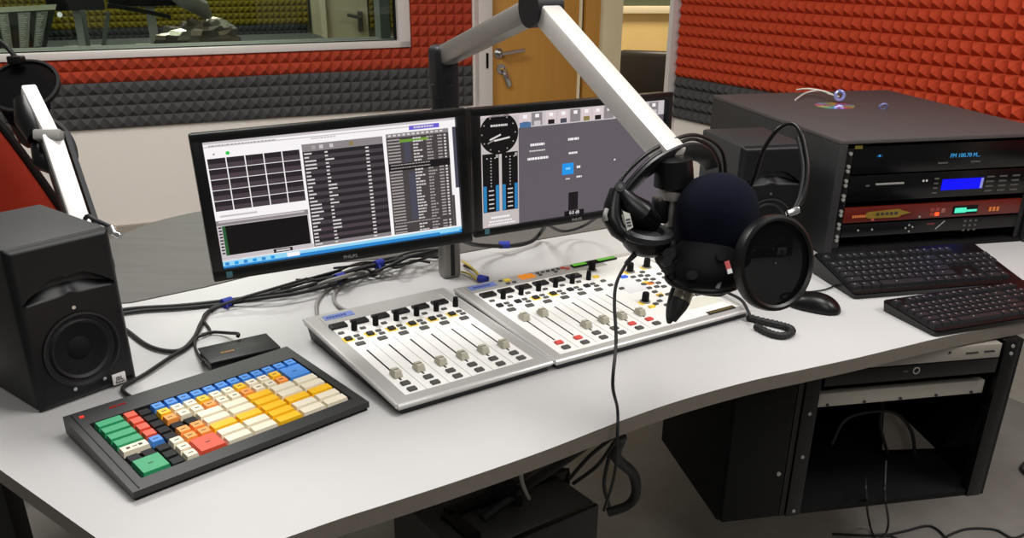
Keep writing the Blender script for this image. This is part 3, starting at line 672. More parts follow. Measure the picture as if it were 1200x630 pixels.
# ================================================================== COLOURED PROGRAMMABLE KEYBOARD
PKW, PKD, h0, h1 = .428, .274, .017, .037
kb = empty('programmable_keyboard', (-.563, 1.122, DZ), .769, 'black wedge keyboard with green, red, blue, yellow and cream keys', 'keyboard')
sl = math.atan2(h1-h0, PKD)
def wedge(m, x0, x1, y0, y1, mm, off=0, zb=0):
    f = lambda y: h0+(h1-h0)*y/PKD+off
    m.hexa([(x0, y0, zb), (x1, y0, zb), (x1, y1, zb), (x0, y1, zb)], [(x0, y0, f(y0)), (x1, y0, f(y0)), (x1, y1, f(y1)), (x0, y1, f(y1))], mm)
KC = mat('keyboard_case', '#222223', .45, bump=.08, scale=800)
gx0, gx1, gy0, gy1 = .068*PKW, .953*PKW, .112*PKD, .815*PKD
m = MB()
wedge(m, .004, PKW-.004, .004, PKD-.004, KC, -.009, .004)
wedge(m, 0, gx0-.004, 0, PKD, KC, 0, .006); wedge(m, gx1+.004, PKW, 0, PKD, KC, 0, .006); wedge(m, gx0-.004, gx1+.004, 0, gy0-.003, KC, 0, .006); wedge(m, gx0-.004, gx1+.004, gy1+.003, PKD, KC, 0, .006)
m.box((PKW/2, PKD/2, .0045), (PKW-.006, PKD-.006, .009), MATTE)
m.build('case', kb)
TI = TR(0, 0, h0) @ RX(sl)
m = MB(); m.T = TI; m.box((PKW*.028, PKD/2, .0008), (.0016, PKD*.96, .0016), CHAR); m.build('groove', kb)
for x in (.056, .178, .205, .222):
    m = MB(); m.T = TI; m.box((x*PKW, .932*PKD, .0005), (.006 if x < .1 or x > .2 else .012, .004, .001), LED_DR if x > .1 else LED_R); m.build('indicator_light', kb)
kp = (gx1-gx0)/16; kq = (gy1-gy0)/8; _kc = {}
def key(c, r, w, h, mm, prints=1):
    kk = (w, h, mm.name, prints)
    if kk not in _kc:
        q = MB(); W, H = kp*w-.0022, kq*h-.0022
        q.frustum((0, 0, 0), (W, H), (W-.004, H-.005), .0095, mm)
        if prints:
            rr = random.Random(len(_kc)); q.box((rr.uniform(-.001, .001), 0, .0096), (min(.008, W*.4), .0022, .0003), INK if mm is not K_DRK else MGREY)
            if prints == 2:
                for sx in (-1, 1): q.box((sx*W*.22, 0, .0096), (.006, .006, .0003), INK)
        _kc[kk] = q.mesh('key', 20)
    o = bpy.data.objects.new('key', _kc[kk]); C.objects.link(o); o.parent = kb
    o.matrix_local = TI @ TR(gx0+(c+w/2)*kp, gy1-(r+h/2)*kq, -.011 if mm is K_DRK else -.007)
    o['label'] = {'key_blue': 'blue', 'key_yellow': 'yellow', 'key_orange': 'orange', 'key_cream': 'cream', 'key_red': 'red', 'key_green': 'green', 'key_black_clear': 'clear black'}[mm.name]+' key'
for r in range(4): key(0, r, 2, 1, K_GRN, 0); key(2, r, 1, 1, K_RED, 0)
key(0, 4, 2, 1, K_WHT, 2); key(2, 4, 1, 1, K_BLUE); key(0, 6, 2, 2, K_GRN)
for c, r in ((0, 5), (1, 5), (2, 5), (2, 6), (2, 7), (3, 0), (3, 1), (3, 2), (3, 3), (3, 4), (4, 3), (5, 3)): key(c, r, 1, 1, K_DRK, 0)
for r in (5, 6, 7): key(3, r, 1, 1, K_WHT)
for c in range(4, 16): key(c, 0, 1, 1, K_BLUE)
for c in range(4, 14):
    key(c, 1, 1, 1, K_YEL if c in (4, 7, 10, 13) else K_WHT); key(c, 2, 1, 1, K_ORG if c in (4, 7, 10, 13) else K_WHT)
key(14, 1, 2, 2, K_BLUE)
for r in (4, 5):
    for c in (4, 5): key(c, r, 1, 1, K_ORG)
key(4, 6, 2, 2, K_RED)
for c in (6, 8, 10, 12, 14):
    for r in range(3, 8): key(c, r, 2, 1, K_YEL if c == 10 or r == 5 else K_WHT, 0)

# small black control box behind it
b0 = at(246, 425, DZ+.028); b1 = at(329, 406, DZ+.028); b0.z = b1.z = DZ; ba = math.atan2((b1-b0).y, (b1-b0).x); bl = (b1-b0).length
bx = empty('control_box', b0, ba, 'small black box with amber lettering behind the coloured keyboard', 'box')
m = MB(); m.box((bl/2, .042, .0135), (bl-.004, .076, .021), SATIN, .002); m.build('case', bx)
m = MB(); m.box((bl/2, .042, .026), (bl, .084, .004), CHAR, .0015); lid = m.build('lid', bx)
m = MB(); AMB = mat('amber_print', '#b0771a', .5)
for k in range(4): m.box((.035+k*.007, .035, .0281), (.006, .005, .0005), AMB)
for k in range(7): m.box((.066+k*.008, .037, .0281), (.005, .003, .0005), DGREY)
for k in range(5): m.box((.05+k*.007, .062, .0281), (.005, .003, .0005), DGREY)
m.build('lettering', lid, label='small amber and grey lettering')
m = MB(); [m.cyl((x, y, 0), (x, y, .005), .006, RUBBER, seg=12) for x in (.015, bl-.015) for y in (.015, .068)]; m.build('foot', bx)

# ================================================================== MIXER MODULES
def make_mixer(loc, rz, W, D, label):
    o = empty('mixer_module', loc, rz, label, 'mixer'); H0, H1 = .021, .046; s_ = math.atan2(H1-H0, D)
    T = TR(0, 0, H0) @ RX(s_); L = math.hypot(D, H1-H0)
    m = MB()   # body with an undercut: wide rim on top, narrower dark base
    f = lambda y, k: (H0+(H1-H0)*y/D)-k
    m.hexa([(0, 0, f(0, .009)), (W, 0, f(0, .009)), (W, D, f(D, .014)), (0, D, f(D, .014))], [(0, 0, f(0, 0)), (W, 0, f(0, 0)), (W, D, f(D, 0)), (0, D, f(D, 0))], SILVER); bd = m.build('rim', o)
    m = MB(); m.hexa([(.008, .005, 0), (W-.008, .005, 0), (W-.008, D-.01, 0), (.008, D-.01, 0)], [(.004, .004, f(0, .010)), (W-.004, .004, f(0, .010)), (W-.004, D-.004, f(D, .016)), (.004, D-.004, f(D, .016))], CHAR); m.build('base', o)
    m = MB(); m.T = T
    for a, b in (((0, .0), (W, .0)), ((W, 0), (W, L)), ((0, 0), (0, L))): m.cyl((a[0], a[1]+.003, -.003), (b[0], b[1]-.003*(b[1] > 0), -.003), .0045, mat('rim_edge', '#d6d5d2', .3, .4), seg=10)
    m.build('edge_bead', o)
    return o, T, L
def P_(o, T, name, fn, **tags):
    m = MB(); m.T = T; fn(m); return m.build(name, o, **tags)
_shared = {}
def inst(o, T, name, key_, fn, x, y, z=0, **tags):
    if key_ not in _shared:
        m = MB(); fn(m); _shared[key_] = m.mesh(name, 30)
    q = bpy.data.objects.new(name, _shared[key_]); C.objects.link(q); q.parent = o; q.matrix_local = T @ TR(x, y, z)
    for k, v in tags.items(): q[k] = v
    return q
def channel(o, T, L, xc, cap_v, red, hot, first):
    u = .048
    B = lambda w, d, h, mm, bev=.0006: (lambda m: m.box((0, 0, h/2), (w, d, h), mm, bev, 1))
    inst(o, T, 'display', 'disp', lambda m: (m.box((0, 0, .003), (.036, .020, .006), SLOT, .001), m.box((0, -.001, .0062), (.030, .013, .0004), SATIN)), xc-.004, .825*L)
    inst(o, T, 'knob', 'knobv', lambda m: m.loft([((0, 0, 0), .0062), ((0, 0, .012), .0062), ((0, 0, .022), .0052), ((0, 0, .023), .004)], MATTE, 16), xc+.018, .752*L)
    inst(o, T, 'button', 'bs', B(.012, .008, .0035, DGREY), xc-.012, .748*L)
    inst(o, T, 'button', 'bs', B(.012, .008, .0035, DGREY), xc+.010, .685*L); inst(o, T, 'button', 'bs', B(.012, .008, .0035, DGREY), xc+.011, .650*L)
    inst(o, T, 'button', 'byel%d' % hot, lambda m: (m.box((0, 0, .0006), (.022, .021, .0012), BTN_Y if hot else PANEL), m.box((0, 0, .003), (.014, .013, .005), SLOT, .0006, 1)), xc-.011, .672*L, label='black button on a yellow patch' if hot else 'black button on a pale patch')
    inst(o, T, 'button', 'bb', B(.019, .012, .004, DGREY), xc+.001, .600*L)
    P_(o, T, 'fader_track', lambda m: m.box((xc, (.528+.19)/2*L, .0006), (.0034, (.528-.19)*L, .0012), SLOT))
    inst(o, T, 'fader_cap', 'cap', lambda m: (m.frustum((0, 0, .002), (.017, .024), (.013, .017), .012, CREAM), m.box((0, 0, .0142), (.012, .0016, .0008), INK)), xc, cap_v*L)
    inst(o, T, 'button', 'bq%d' % red, B(.017, .0125, .0045, BTN_R if red else DGREY), xc, .152*L, **({'label': 'red lit button'} if red else {}))
    inst(o, T, 'button', 'bq0', B(.017, .0125, .0045, DGREY), xc+.0005, .093*L)
    if not first: P_(o, T, 'divider', lambda m: m.box((xc-u/2, .33*L, .0005), (.0008, .53*L, .001), MGREY))
# left module
W1 = .338; mx, T, L = make_mixer((-.200, 1.396, DZ), .605, W1, .419, 'silver six-fader mixer module next to the coloured keyboard')
P_(mx, T, 'faceplate', lambda m: (m.box((W1*.505, L*.50, .0002), (W1*.84, L*.87, .001), PANEL), m.box((W1*.5, L*.92, .0006), (W1*.84, L*.10, .001), SILVER)))
P_(mx, T, 'name_strip', lambda m: (m.box((W1*.2, L*.94, .0013), (W1*.2, .022, .0008), LOGO_B), [m.box((W1*.125+k*.0066, L*.938, .0018), (.0045, .008, .0004), LOGO_D) for k in range(7)]), label='blue name strip with dark lettering')
for k in range(6): channel(mx, T, L, W1*(.1435+k*.1435), .238, False, True, k == 0)
# right module
W2 = .536; m2, T, L = make_mixer((.086, 1.588, DZ), .572, W2, .404, 'wide silver mixer module under the microphone, with a knob section')
P_(m2, T, 'faceplate', lambda m: (m.box((W2*.51, L*.50, .0002), (W2*.93, L*.90, .001), PANEL), m.box((W2*.40, L*.93, .0006), (W2*.72, L*.09, .001), SILVER)))
P_(m2, T, 'name_strip', lambda m: (m.box((W2*.115, L*.95, .0013), (W2*.13, .022, .0008), LOGO_B), [m.box((W2*.075+k*.0066, L*.948, .0018), (.0045, .008, .0004), LOGO_D) for k in range(7)]), label='blue name strip with dark lettering')
for k in range(6): channel(m2, T, L, W2*(.094+k*.0893), (.47, .47, .24, .245, .24, .23)[k], k in (0, 1, 4, 5), k in (2, 3), k == 0)
sq = lambda w, d, h, mm: (lambda m: m.box((0, 0, h/2), (w, d, h), mm, .0005, 1))
def btn(u, v, mm, w=.012, d=.009, h=.004, **t): inst(m2, T, 'button', ('b2', mm.name, w, d), sq(w, d, h, mm), W2*u, L*v, **t)
btn(.244, .955, BTN_Y, .016, .012, label='yellow lit button'); btn(.215, .965, DGREY, .008, .006)
for k, (u, v) in enumerate(((.32, .97), (.345, .97), (.32, .935), (.345, .935), (.37, .965), (.372, .935))): btn(u, v, BTN_O, .0105, .0085, label='orange lit button')
for k in range(5):
    btn(.41+k*.028, .965, DGREY, .008, .006)
    if k in (0, 3): btn(.41+k*.028, .935, DGREY, .008, .006)
btn(.548, .965, BTN_R, .010, .008, label='red button'); btn(.565, .945, BTN_R, .010, .008, label='red button')
btn(.23, .915, DGREY, .010, .006); btn(.262, .915, DGREY, .010, .006)
P_(m2, T, 'level_meter', lambda m: (m.box((W2*.72, L*.953, .0025), (W2*.25, .016, .005), MATTE, .001), m.box((W2*.635, L*.953, .0052), (W2*.075, .012, .0006), GRN_LCD), m.box((W2*.79, L*.953, .0052), (W2*.10, .012, .0006), GRN_LCD)), label='black level meter with two green bars')
kn = lambda r, h: (lambda m: (m.cyl((0, 0, 0), (0, 0, .003), r*1.45, MGREY, seg=20), m.loft([((0, 0, .003), r), ((0, 0, h*.9), r*.93), ((0, 0, h), r*.75)], MATTE, 18)))
for (u, v, y) in ((.80, .735, 1), (.905, .745, 1), (.642, .345, 1), (.655, .86, 0)):
    if y: P_(m2, T, 'light_patch', lambda m: m.box((W2*u-.006, L*v-.002, .0006), (.026, .018, .0014), BTN_Y), label='yellow patch beneath a knob')
    inst(m2, T, 'knob', 'kn2', kn(.0085, .024), W2*u, L*v)
btn(.733, .682, BTN_B, .018, .012, label='blue lit button')
for u, v, mm in ((.79, .532, BTN_O), (.775, .55, BTN_Y), (.743, .375, BTN_Y), (.632, .271, BTN_Y), (.62, .76, BTN_Y)): btn(u, v, mm, .016, .010, label='amber lit button')
for j, (u0, v0, n) in enumerate(((.77, .655, 6), (.81, .65, 4), (.845, .69, 5), (.90, .62, 5), (.94, .64, 4))):
    for k in range(n): btn(u0-.006*k, v0-.058*k, DGREY)
for k in range(3): btn(.78+.022*k, .36-.0*k, DGREY); btn(.86+.035*k, .285-.008*k, DGREY, .015, .009)
for u, v in ((.665, .29), (.70, .31), (.70, .25), (.62, .62), (.64, .55), (.62, .69)): btn(u, v, DGREY)
P_(m2, T, 'cover_plate', lambda m: (m.box((W2*.855, L*.195, .0008), (W2*.18, L*.11, .0012), mat('ivory_plate', '#e0dfd0', .5)), m.box((W2*.70, L*.56, .0008), (W2*.115, L*.17, .0012), mat('cool_plate', '#dfe1e3', .4)), m.box((W2*.85, L*.10, .0008), (W2*.24, L*.10, .001), PANEL)))
P_(m2, T, 'lcd_strip', lambda m: (m.box((W2*.87, L*.057, .0018), (W2*.15, .013, .0012), SLOT), m.box((W2*.87, L*.057, .0026), (W2*.135, .008, .0004), mat('olive_lcd', '#5d4f2a', .4))))

# ================================================================== PC KEYBOARDS AND MOUSE
def pc_keyboard(loc, rz, W, D, label, keym, H1=.026):
    o = empty('computer_keyboard', loc, rz, label, 'keyboard', 'black computer keyboards before the cabinet')
    H0 = .014; s_ = math.atan2(H1-H0, D); T = TR(0, 0, H0) @ RX(s_)
    m = MB(); m.prism([(.008, .0), (W-.008, .0), (W-.002, .004), (W, .01), (W, D-.008), (W-.008, D), (.008, D), (0, D-.008), (0, .01), (.002, .004)], 0, 1, SATIN)
    for v in m.bm.verts:
        if v.co.z > .5: v.co.z = H0+(H1-H0)*v.co.y/D
        else: v.co.z = .002; v.co.x = W/2+(v.co.x-W/2)*.985; v.co.y = D/2+(v.co.y-D/2)*.97
    bmesh.ops.bevel(m.bm, geom=[e_ for e_ in m.bm.edges if all(v.co.z > .01 for v in e_.verts)], offset=.0025, segments=2, affect='EDGES')
    m.build('case', o)
    p = W*.0425; mx_ = W*.022; ky = D*.10; KY = (D*.82)/6.6; L = math.hypot(D, H1-H0)
    keys = []
    def row(r, x, ws):
        y = ky+(5-r)*KY + (0 if r else KY*.45)
        for w in ws:
            if w > 0: keys.append((x+w/2, y+.5*KY, w))
            x += abs(w)
        return x
    row(0, 0, [1, -1, 1, 1, 1, 1, -.5, 1, 1, 1, 1, -.5, 1, 1, 1, 1]); row(1, 0, [1]*13+[2]); row(2, 0, [1.5]+[1]*12+[1.5]); row(3, 0, [1.75]+[1]*11+[2.25]); row(4, 0, [2.25]+[1]*10+[2.75]); row(5, 0, [1.25]*3+[6.25]+[1.25]*4)
    for r in (0, 1, 2): row(r, 15.3, [1, 1, 1])
    row(4, 16.3, [1]); row(5, 15.3, [1, 1, 1])
    for r in (1, 2, 3, 4, 5): row(r, 18.6, [1, 1, 1, 1] if r in (1, 2) else [1, 1, 1] if r in (3, 4) else [2, 1])
    cache = {}; n = 0; rest = MB(); rest.T = T
    for x, y, w in keys:
        sz = (w*p-.0022, KY-.0022)
        def shape(mm, c=(0, 0, 0)):
            mm.frustum(c, sz, (sz[0]-.0045, sz[1]-.005), .0085, keym); mm.box((c[0]-sz[0]*.12, c[1]+sz[1]*.12, c[2]+.0086), (.0035, .003, .0003), MGREY)
        if n < 99:
            if w not in cache: q = MB(); shape(q); cache[w] = q.mesh('key', 20)
            k = bpy.data.objects.new('key', cache[w]); C.objects.link(k); k.parent = o; k.matrix_local = T @ TR(mx_+x*p, y, -.001)
        else: shape(rest, (mx_+x*p, y, -.001))
        n += 1
    if n > 99: k = rest.build('key', o, kind='stuff')
    else: rest.bm.free()
    return o
KEYM = mat('key_dark', '#232326', .35)
pc_keyboard((.809, 1.989, DZ), .218, .47, .205, 'black computer keyboard against the equipment cabinet, farther from the desk edge', KEYM, .052)
k0 = at(1095, 396, DZ); k1 = at(1200, 379, DZ); k2 = at(1022, 363, DZ)
pc_keyboard(k0, math.atan2((k1-k0).y, (k1-k0).x)-.0, .46, .172, 'black computer keyboard at the desk edge, nearer the operator', KEYM)
# mouse
mc = at(953, 361, DZ); mdir = (at(985, 366, DZ)-at(925, 353, DZ)); mz = math.atan2(mdir.y, mdir.x)
ms = empty('computer_mouse', mc, mz, 'black computer mouse between the pop filter and keyboards', 'mouse')
m = MB(); k = m.mi(SATIN); NU, NV = 28, 12; LN, WD, HT = .062, .034, .036
rings = []
for j in range(NV+1):
    t = j/NV*PI/2; rr = math.cos(t)**.75 if j < NV else 0; z = math.sin(t)
    ring = []
    for i in range(NU):
        a = 2*PI*i/NU; x = math.copysign(abs(math.cos(a))**.8, math.cos(a))*LN*rr; y = math.copysign(abs(math.sin(a))**.8, math.sin(a))*WD*rr
        ring.append(m.bm.verts.new((x, y, .002+z*HT*(1-.30*(x/LN)**2+.10*(x/LN)))))
    rings.append(ring)
for a, b in zip(rings, rings[1:]):
    for i in range(NU): f = m.bm.faces.new((a[i], a[(i+1) % NU], b[(i+1) % NU], b[i])); f.smooth = True
m.bm.faces.new(rings[0][::-1]); m.bm.faces.new(rings[-1]); m.build('shell', ms, ang=60)
m = MB(); m.cyl((-.030, -.004, .034), (-.030, .004, .034), .0075, RUBBER, seg=18); m.build('scroll_wheel', ms)
m = MB(); m.tube([(-LN+.004, 0, .008), (-LN-.02, .012, .004), (-LN-.02, .05, .004), (-.02, .12, .004), (.0, .2, .004)], .002, RUBBER); m.build('cord', ms)

# ================================================================== EQUIPMENT CABINET
CW, CDp, CH = .653, .794, .31
cb = empty('equipment_cabinet', (.842, 2.326, DZ), .219, 'large black desktop rack cabinet against the red foam wall', 'cabinet')
m = MB(); m.box((CW/2, CDp/2, CH-.006), (CW, CDp, .012), TOPGREY, .003, 2); m.build('top_panel', cb)
for x in (.012, CW-.012): m = MB(); m.box((x, CDp/2, CH/2-.006), (.024, CDp, CH-.012), mat('cabinet_side', '#212122', .6, noise=.05, scale=10), .002); m.build('side_panel', cb)
m = MB(); m.box((CW/2, CDp-.01, CH/2-.012), (CW-.05, .012, CH-.03), MATTE); m.build('back_panel', cb)
m = MB(); m.box((CW/2, CDp/2, .006), (CW-.05, CDp-.02, .012), MATTE); m.build('bottom_panel', cb)
rx0, rx1 = .03, CW-.03
for x in (rx0+.010, rx1-.010):
    m = MB(); m.box((x, .022, CH/2-.01), (.022, .018, CH-.03), SATIN, .001); r_ = m.build('rack_rail', cb)
    if x < .1:
        for z in (.272, .238, .226, .200, .188, .160, .150, .118, .108, .082, .072, .048, .038): m = MB(); m.cyl((x, .014, z), (x, .007, z), .0048, MGREY, seg=12); m.build('screw', r_)
ux0, ux1 = rx0+.022, rx1-.022
def unit(z0, z1, label, mm, fn, name='rack_unit'):
    o = empty(name, (.842, 2.326, DZ), .219, label, 'rack unit', 'rack units in the desktop cabinet')
    m = MB(); m.box(((ux0+ux1)/2, .018, (z0+z1)/2), (ux1-ux0, .012, z1-z0-.002), mm, .001); m.build('front_panel', o)
    m = MB(); m.box(((ux0+ux1)/2, .20, (z0+z1)/2), (ux1-ux0-.03, .35, z1-z0-.005), CHAR); m.build('casing', o)
    fn(o); return o
GP = mat('gloss_black_panel', '#060607', .25, spec=.3)
UT = ux0
def bit(o, name, x, z, w, h, mm, d=.003, y=.0115, **t): m = MB(); m.box((x, y, z), (w, d, h), mm, .0004 if d > .002 else 0, 1); return m.build(name, o, **t)
BDOT = mat('blue_dot', '#3f9fdc', emit=.9); BDIM = mat('blue_glow', '#0b3a66', emit=.7); BLCD = mat('blue_lcd', '#0a0ae6', emit=1.2); BLCD2 = mat('blue_lcd_edge', '#9a9ae0', emit=.8)
def u_tuner(o):
    bit(o, 'lettering', UT+.01, .288, .022, .009, mat('gold_print', '#8a7a2c', .5), .001, label='gold maker mark'); bit(o, 'indicator_light', UT+.075, .262, .016, .006, BDIM, .001); bit(o, 'indicator_light', UT+.075, .263, .005, .005, BDOT, .0014, .0112)
    m = MB(); m.text('FM 100.70 M...', .0155, BDOT, TR(UT+.335, .0113, .254)); m.build('lettering', o, label='pale blue lit lettering')
    for x in (.27, .37): bit(o, 'button', UT+x, .236, .03, .004, DGREY)
unit(.215, .29, 'black rack tuner with pale blue lit lettering, topmost in the cabinet', GP, u_tuner)
def u_cd(o):
    m = MB(); m.box((UT+.12, .0105, .187), (.085, .004, .005), MGREY, .001); m.build('disc_slot', o); bit(o, 'button', UT+.055, .184, .012, .004, DGREY)
    for x in (.222, .232): bit(o, 'indicator_light', UT+x, .190, .005, .005, PRINTW, .001)
    bit(o, 'display', UT+.345, .176, .128, .030, BLCD, .0016); bit(o, 'display', UT+.405, .176, .008, .028, BLCD2, .002)
    for k in range(4): bit(o, 'button', UT+.262, .194-k*.013, .014, .004, DGREY)
    for k in range(3):
        for j in range(4): bit(o, 'button', UT+.43+k*.04, .192-j*.013, .024, .004, DGREY)
unit(.140, .213, 'black rack disc player with a bright blue display', GP, u_cd)
MAR = mat('maroon_panel', '#5c150c', .35); GOLDP = mat('gold_emblem', '#8f762a', .4, .3); GOLDL = mat('orange_print', '#d0763a', .5); REDLIT = mat('red_lit', '#ff4a20', emit=2.2); REDDIM = mat('red_dim', '#8a3a30', emit=.8); TEAL = mat('teal_lcd', '#0d3a32', emit=.6); TEALB = mat('teal_bright', '#4fe0b8', emit=1.2)
def u_red(o):
    for k in range(6): bit(o, 'lettering', UT+.028+k*.007, .101, .005, .007, GOLDL, .001)
    m = MB(); x, z = UT+.13, .104; m.prism([(x-.065, z-.006), (x-.055, z-.010), (x+.035, z-.011), (x+.045, z-.005), (x+.072, z), (x+.045, z+.007), (x+.035, z+.012), (x-.055, z+.008), (x-.065, z+.005)], 0, .002, GOLDP, M=TR(0, .0118, 0) @ RX(PI/2)); em_ = m.build('emblem', o, label='long gold emblem plate')
    m = MB()
    for k in range(5): m.box((x-.03+k*.014, .0095, z+.001), (.009, .0006, .007), INK)
    m.build('lettering', em_)
    bit(o, 'indicator_light', UT+.088, .090, .008, .006, mat('pink_dot', '#c05a55', .4), .002)
    for k in range(2):
        for j in range(2): bit(o, 'indicator_light', UT+.268+k*.017, .108-j*.013, .012, .009, REDLIT if (k, j) == (1, 1) else REDDIM, .002)
    bit(o, 'button', UT+.302, .104, .012, .012, mat('rose_button', '#8f5a50', .5)); bit(o, 'button', UT+.232, .090, .006, .006, MGREY)
    bit(o, 'display', UT+.372, .103, .078, .024, MATTE, .0016); bit(o, 'display', UT+.357, .102, .036, .014, TEALB, .002, .0113); bit(o, 'display', UT+.392, .100, .034, .006, TEALB, .002, .0113)
    for k in range(3): bit(o, 'button', UT+.452+k*.012, .100, .008, .012, GOLDL)
unit(.083, .126, 'maroon rack processor with a gold emblem and teal display', MAR, u_red)
def u_dark(o):
    for x, z in ((.05, .062), (.092, .062), (.195, .060), (.205, .068), (.207, .050), (.216, .062)): bit(o, 'button', UT+x, z, .005, .005, MGREY)
    for k in range(3):
        for j in range(3): bit(o, 'button', UT+.38+k*.017, .070-j*.013, .008, .005, DGREY)
    bit(o, 'lettering', UT+.272, .068, .024, .004, mat('dim_red_print', '#6a2422', .5), .001)
    m = MB(); m.bar((UT+.29, .0115, .052), (UT+.315, .0115, .074), .001, .003, MGREY); m.build('lettering', o)
unit(.043, .080, 'black rack switcher with small grey buttons, lowest in the cabinet', SATIN, u_dark)
# things on the cabinet top
CT = DZ+CH
cdp = at(978, 124, CT)
CDM = mat('disc_silver', '#b9bcc4', .12, .95)
nt = CDM.node_tree; bs = nt.nodes['Principled BSDF']; tc = nt.nodes.new('ShaderNodeTexCoord'); gr = nt.nodes.new('ShaderNodeTexGradient'); gr.gradient_type = 'RADIAL'; ma = nt.nodes.new('ShaderNodeMath'); ma.operation = 'MULTIPLY'; ma.inputs[1].default_value = 3; mf = nt.nodes.new('ShaderNodeMath'); mf.operation = 'FRACT'; hs = nt.nodes.new('ShaderNodeCombineColor'); hs.mode = 'HSV'; hs.inputs[1].default_value = .75; hs.inputs[2].default_value = .75
nt.links.new(tc.outputs['Object'], gr.inputs[0]); nt.links.new(gr.outputs['Fac'], ma.inputs[0]); nt.links.new(ma.outputs[0], mf.inputs[0]); nt.links.new(mf.outputs[0], hs.inputs[0]); nt.links.new(hs.outputs[0], bs.inputs['Base Color']); bs.inputs['Metallic'].default_value = .6
m = MB(); m.lathe([(.0075, .0), (.06, .0), (.06, .0012), (.0075, .0012), (.0075, 0)], CDM, 48); cdo = m.build('compact_disc', loc=cdp); tag(cdo, 'rainbow compact disc lying on the equipment cabinet', 'disc')
CLR = mat('clear_white_cord', '#d8d5cc', .3)
w = lambda x, y, h: at(x, y, CT+h)
m = MB(); m.tube([w(932, 117, .003), (w(944, 109, .012)), w(960, 106, .02), w(972, 110, .022), w(983, 113, .02)], .0026, CLR, seg=8); m.tube([w(934, 105, .02), w(948, 104, .03), w(966, 107, .026), w(978, 112, .02)], .0026, CLR, seg=8); tag(m.build('white_cord'), 'short tangled white cord beside the compact disc', 'cord')
def ringlet(px, py, h, r, t, tilt, label, c):
    p = at(px, py, CT+h); m = MB(); M = basis(p, cR, cF, -cD) @ RX(tilt)
    m.tube([(r*math.cos(k*PI/8), 0, r*math.sin(k*PI/8)) for k in range(16)], t, c, sm=0, closed=True, M=M)
    o = m.build('plastic_ring'); tag(o, label, 'ring'); return o
ringlet(984, 112, .022, .014, .0055, .2, 'shiny blue-white plastic ring standing on the compact disc', mat('blue_white_plastic', '#8f94cc', .15, .3))
ringlet(1035, 125, .008, .011, .0035, 1.0, 'little blue-white plastic ring alone on the cabinet top', _m['blue_white_plastic'])
# ================================================================== BOOM ARM, MICROPHONE, POP FILTER, HEADPHONES
ez = lambda px, py, d: dep(px, py, d)
arm = empty('microphone_boom_arm', (POLE.x, POLE.y, HEADZ), 0, 'silver jointed boom arm rising from the pole and bending down to the microphone', 'boom arm')
def W_(mb): mb.T = TR(-POLE.x, -POLE.y, -HEADZ); return mb
hb = V((POLE.x, POLE.y, HEADZ)); el = ez(634, 8, 1.67); yk = ez(789, 186, 1.45)
a0 = V((POLE.x, POLE.y, 1.268))
m = W_(MB()); m.loft([(hb+V((0, 0, -.09)), .030), (hb+V((0, 0, -.02)), .031), (hb+V((0, 0, -.015)), .033), (hb+V((0, 0, .058)), .033), (hb+V((0, 0, .064)), .020)], CHAR, 28); m.build('base_joint', arm)
m = W_(MB()); m.box((0, 0, 0), (.058, .058, .12), CHAR, .014, 3, M=TR(a0+V((-.002, .0, -.035))) @ RZ(.5)); m.build('shoulder', arm)
m = W_(MB()); d1_ = (el-a0).normalized(); m.bar(a0+d1_*.012, el-d1_*.02, .042, .046, ALU, bev=.010); m.build('lower_tube', arm)
d2_ = (yk-el).normalized()
hx_ = d1_.cross(d2_).normalized()
m = W_(MB()); m.cyl(el-hx_*.028, el+hx_*.028, .036, CHAR, seg=32); m.build('elbow', arm)
m = W_(MB()); m.bar(el+d2_*.02, yk, .044, .040, mat('pale_aluminium', '#dedad4', .42, .35, noise=.02, scale=30), bev=.006); m.build('upper_tube', arm)
tp = ez(791, 202, 1.45)
ax = V((0, 0, 1))
m = W_(MB()); m.loft([(tp+ax*.026-cR*.004, .020), (tp+ax*.022-cR*.004, .030), (tp-ax*.02, .033), (tp-ax*.026, .027)], SATIN, 28); m.build('end_joint', arm)
m = W_(MB()); m.loft([(tp-ax*.026, .024), (tp-ax*.03, .025), (tp-ax*.042, .023)], ALU, 28); m.build('collar', arm)
m = W_(MB()); m.cyl(tp-ax*.04, tp-ax*.115, .012, ALU); m.build('stem', arm)
m = W_(MB()); m.box((0, 0, 0), (.026, .03, .04), SATIN, .004, 2, M=TR(tp-ax*.062-cR*.02)); m.build('cable_clip', arm)

# microphone
wc = ez(840, 250, 1.44)
mic = empty('studio_microphone', wc, 0, 'large studio microphone with a round dark navy foam windscreen over the desk', 'microphone')
def Wm(mb, c=wc): mb.T = TR(-c.x, -c.y, -c.z); return mb
m = MB(); m.lathe([(.001, .064), (.022, .0615), (.042, .052), (.057, .036), (.0645, .017), (.0672, -.004), (.067, -.03), (.064, -.054), (.058, -.064), (.045, -.068), (.0, -.068)][::-1], NAVY, 48); m.build('windscreen', mic, ang=70)
bx_ = ez(824, 327, 1.44)-wc
m = MB(); m.loft([(V((0, 0, -.06)), .05), (V((0, 0, -.068)), .052), (bx_*.75, .056), (bx_*.92, .054), (bx_*1.12, .046), (bx_*1.2, .034)], MATTE, 32); m.build('body', mic)
m = MB()
for k in range(8):
    a = k*PI/4+.2; m.bar((.056*math.cos(a), .056*math.sin(a), -.07), bx_*.98+V((.056*math.cos(a), .056*math.sin(a), 0)), .006, .006, CHAR)
m.build('cradle', mic)
for (px_, py_) in ((782, 306), (812, 322), (845, 300)):
    m = MB(); q_ = ez(px_, py_, 1.385)-wc; m.cyl(q_, q_+cF*.02, .0075, MATTE, seg=16); m.build('knob', mic)
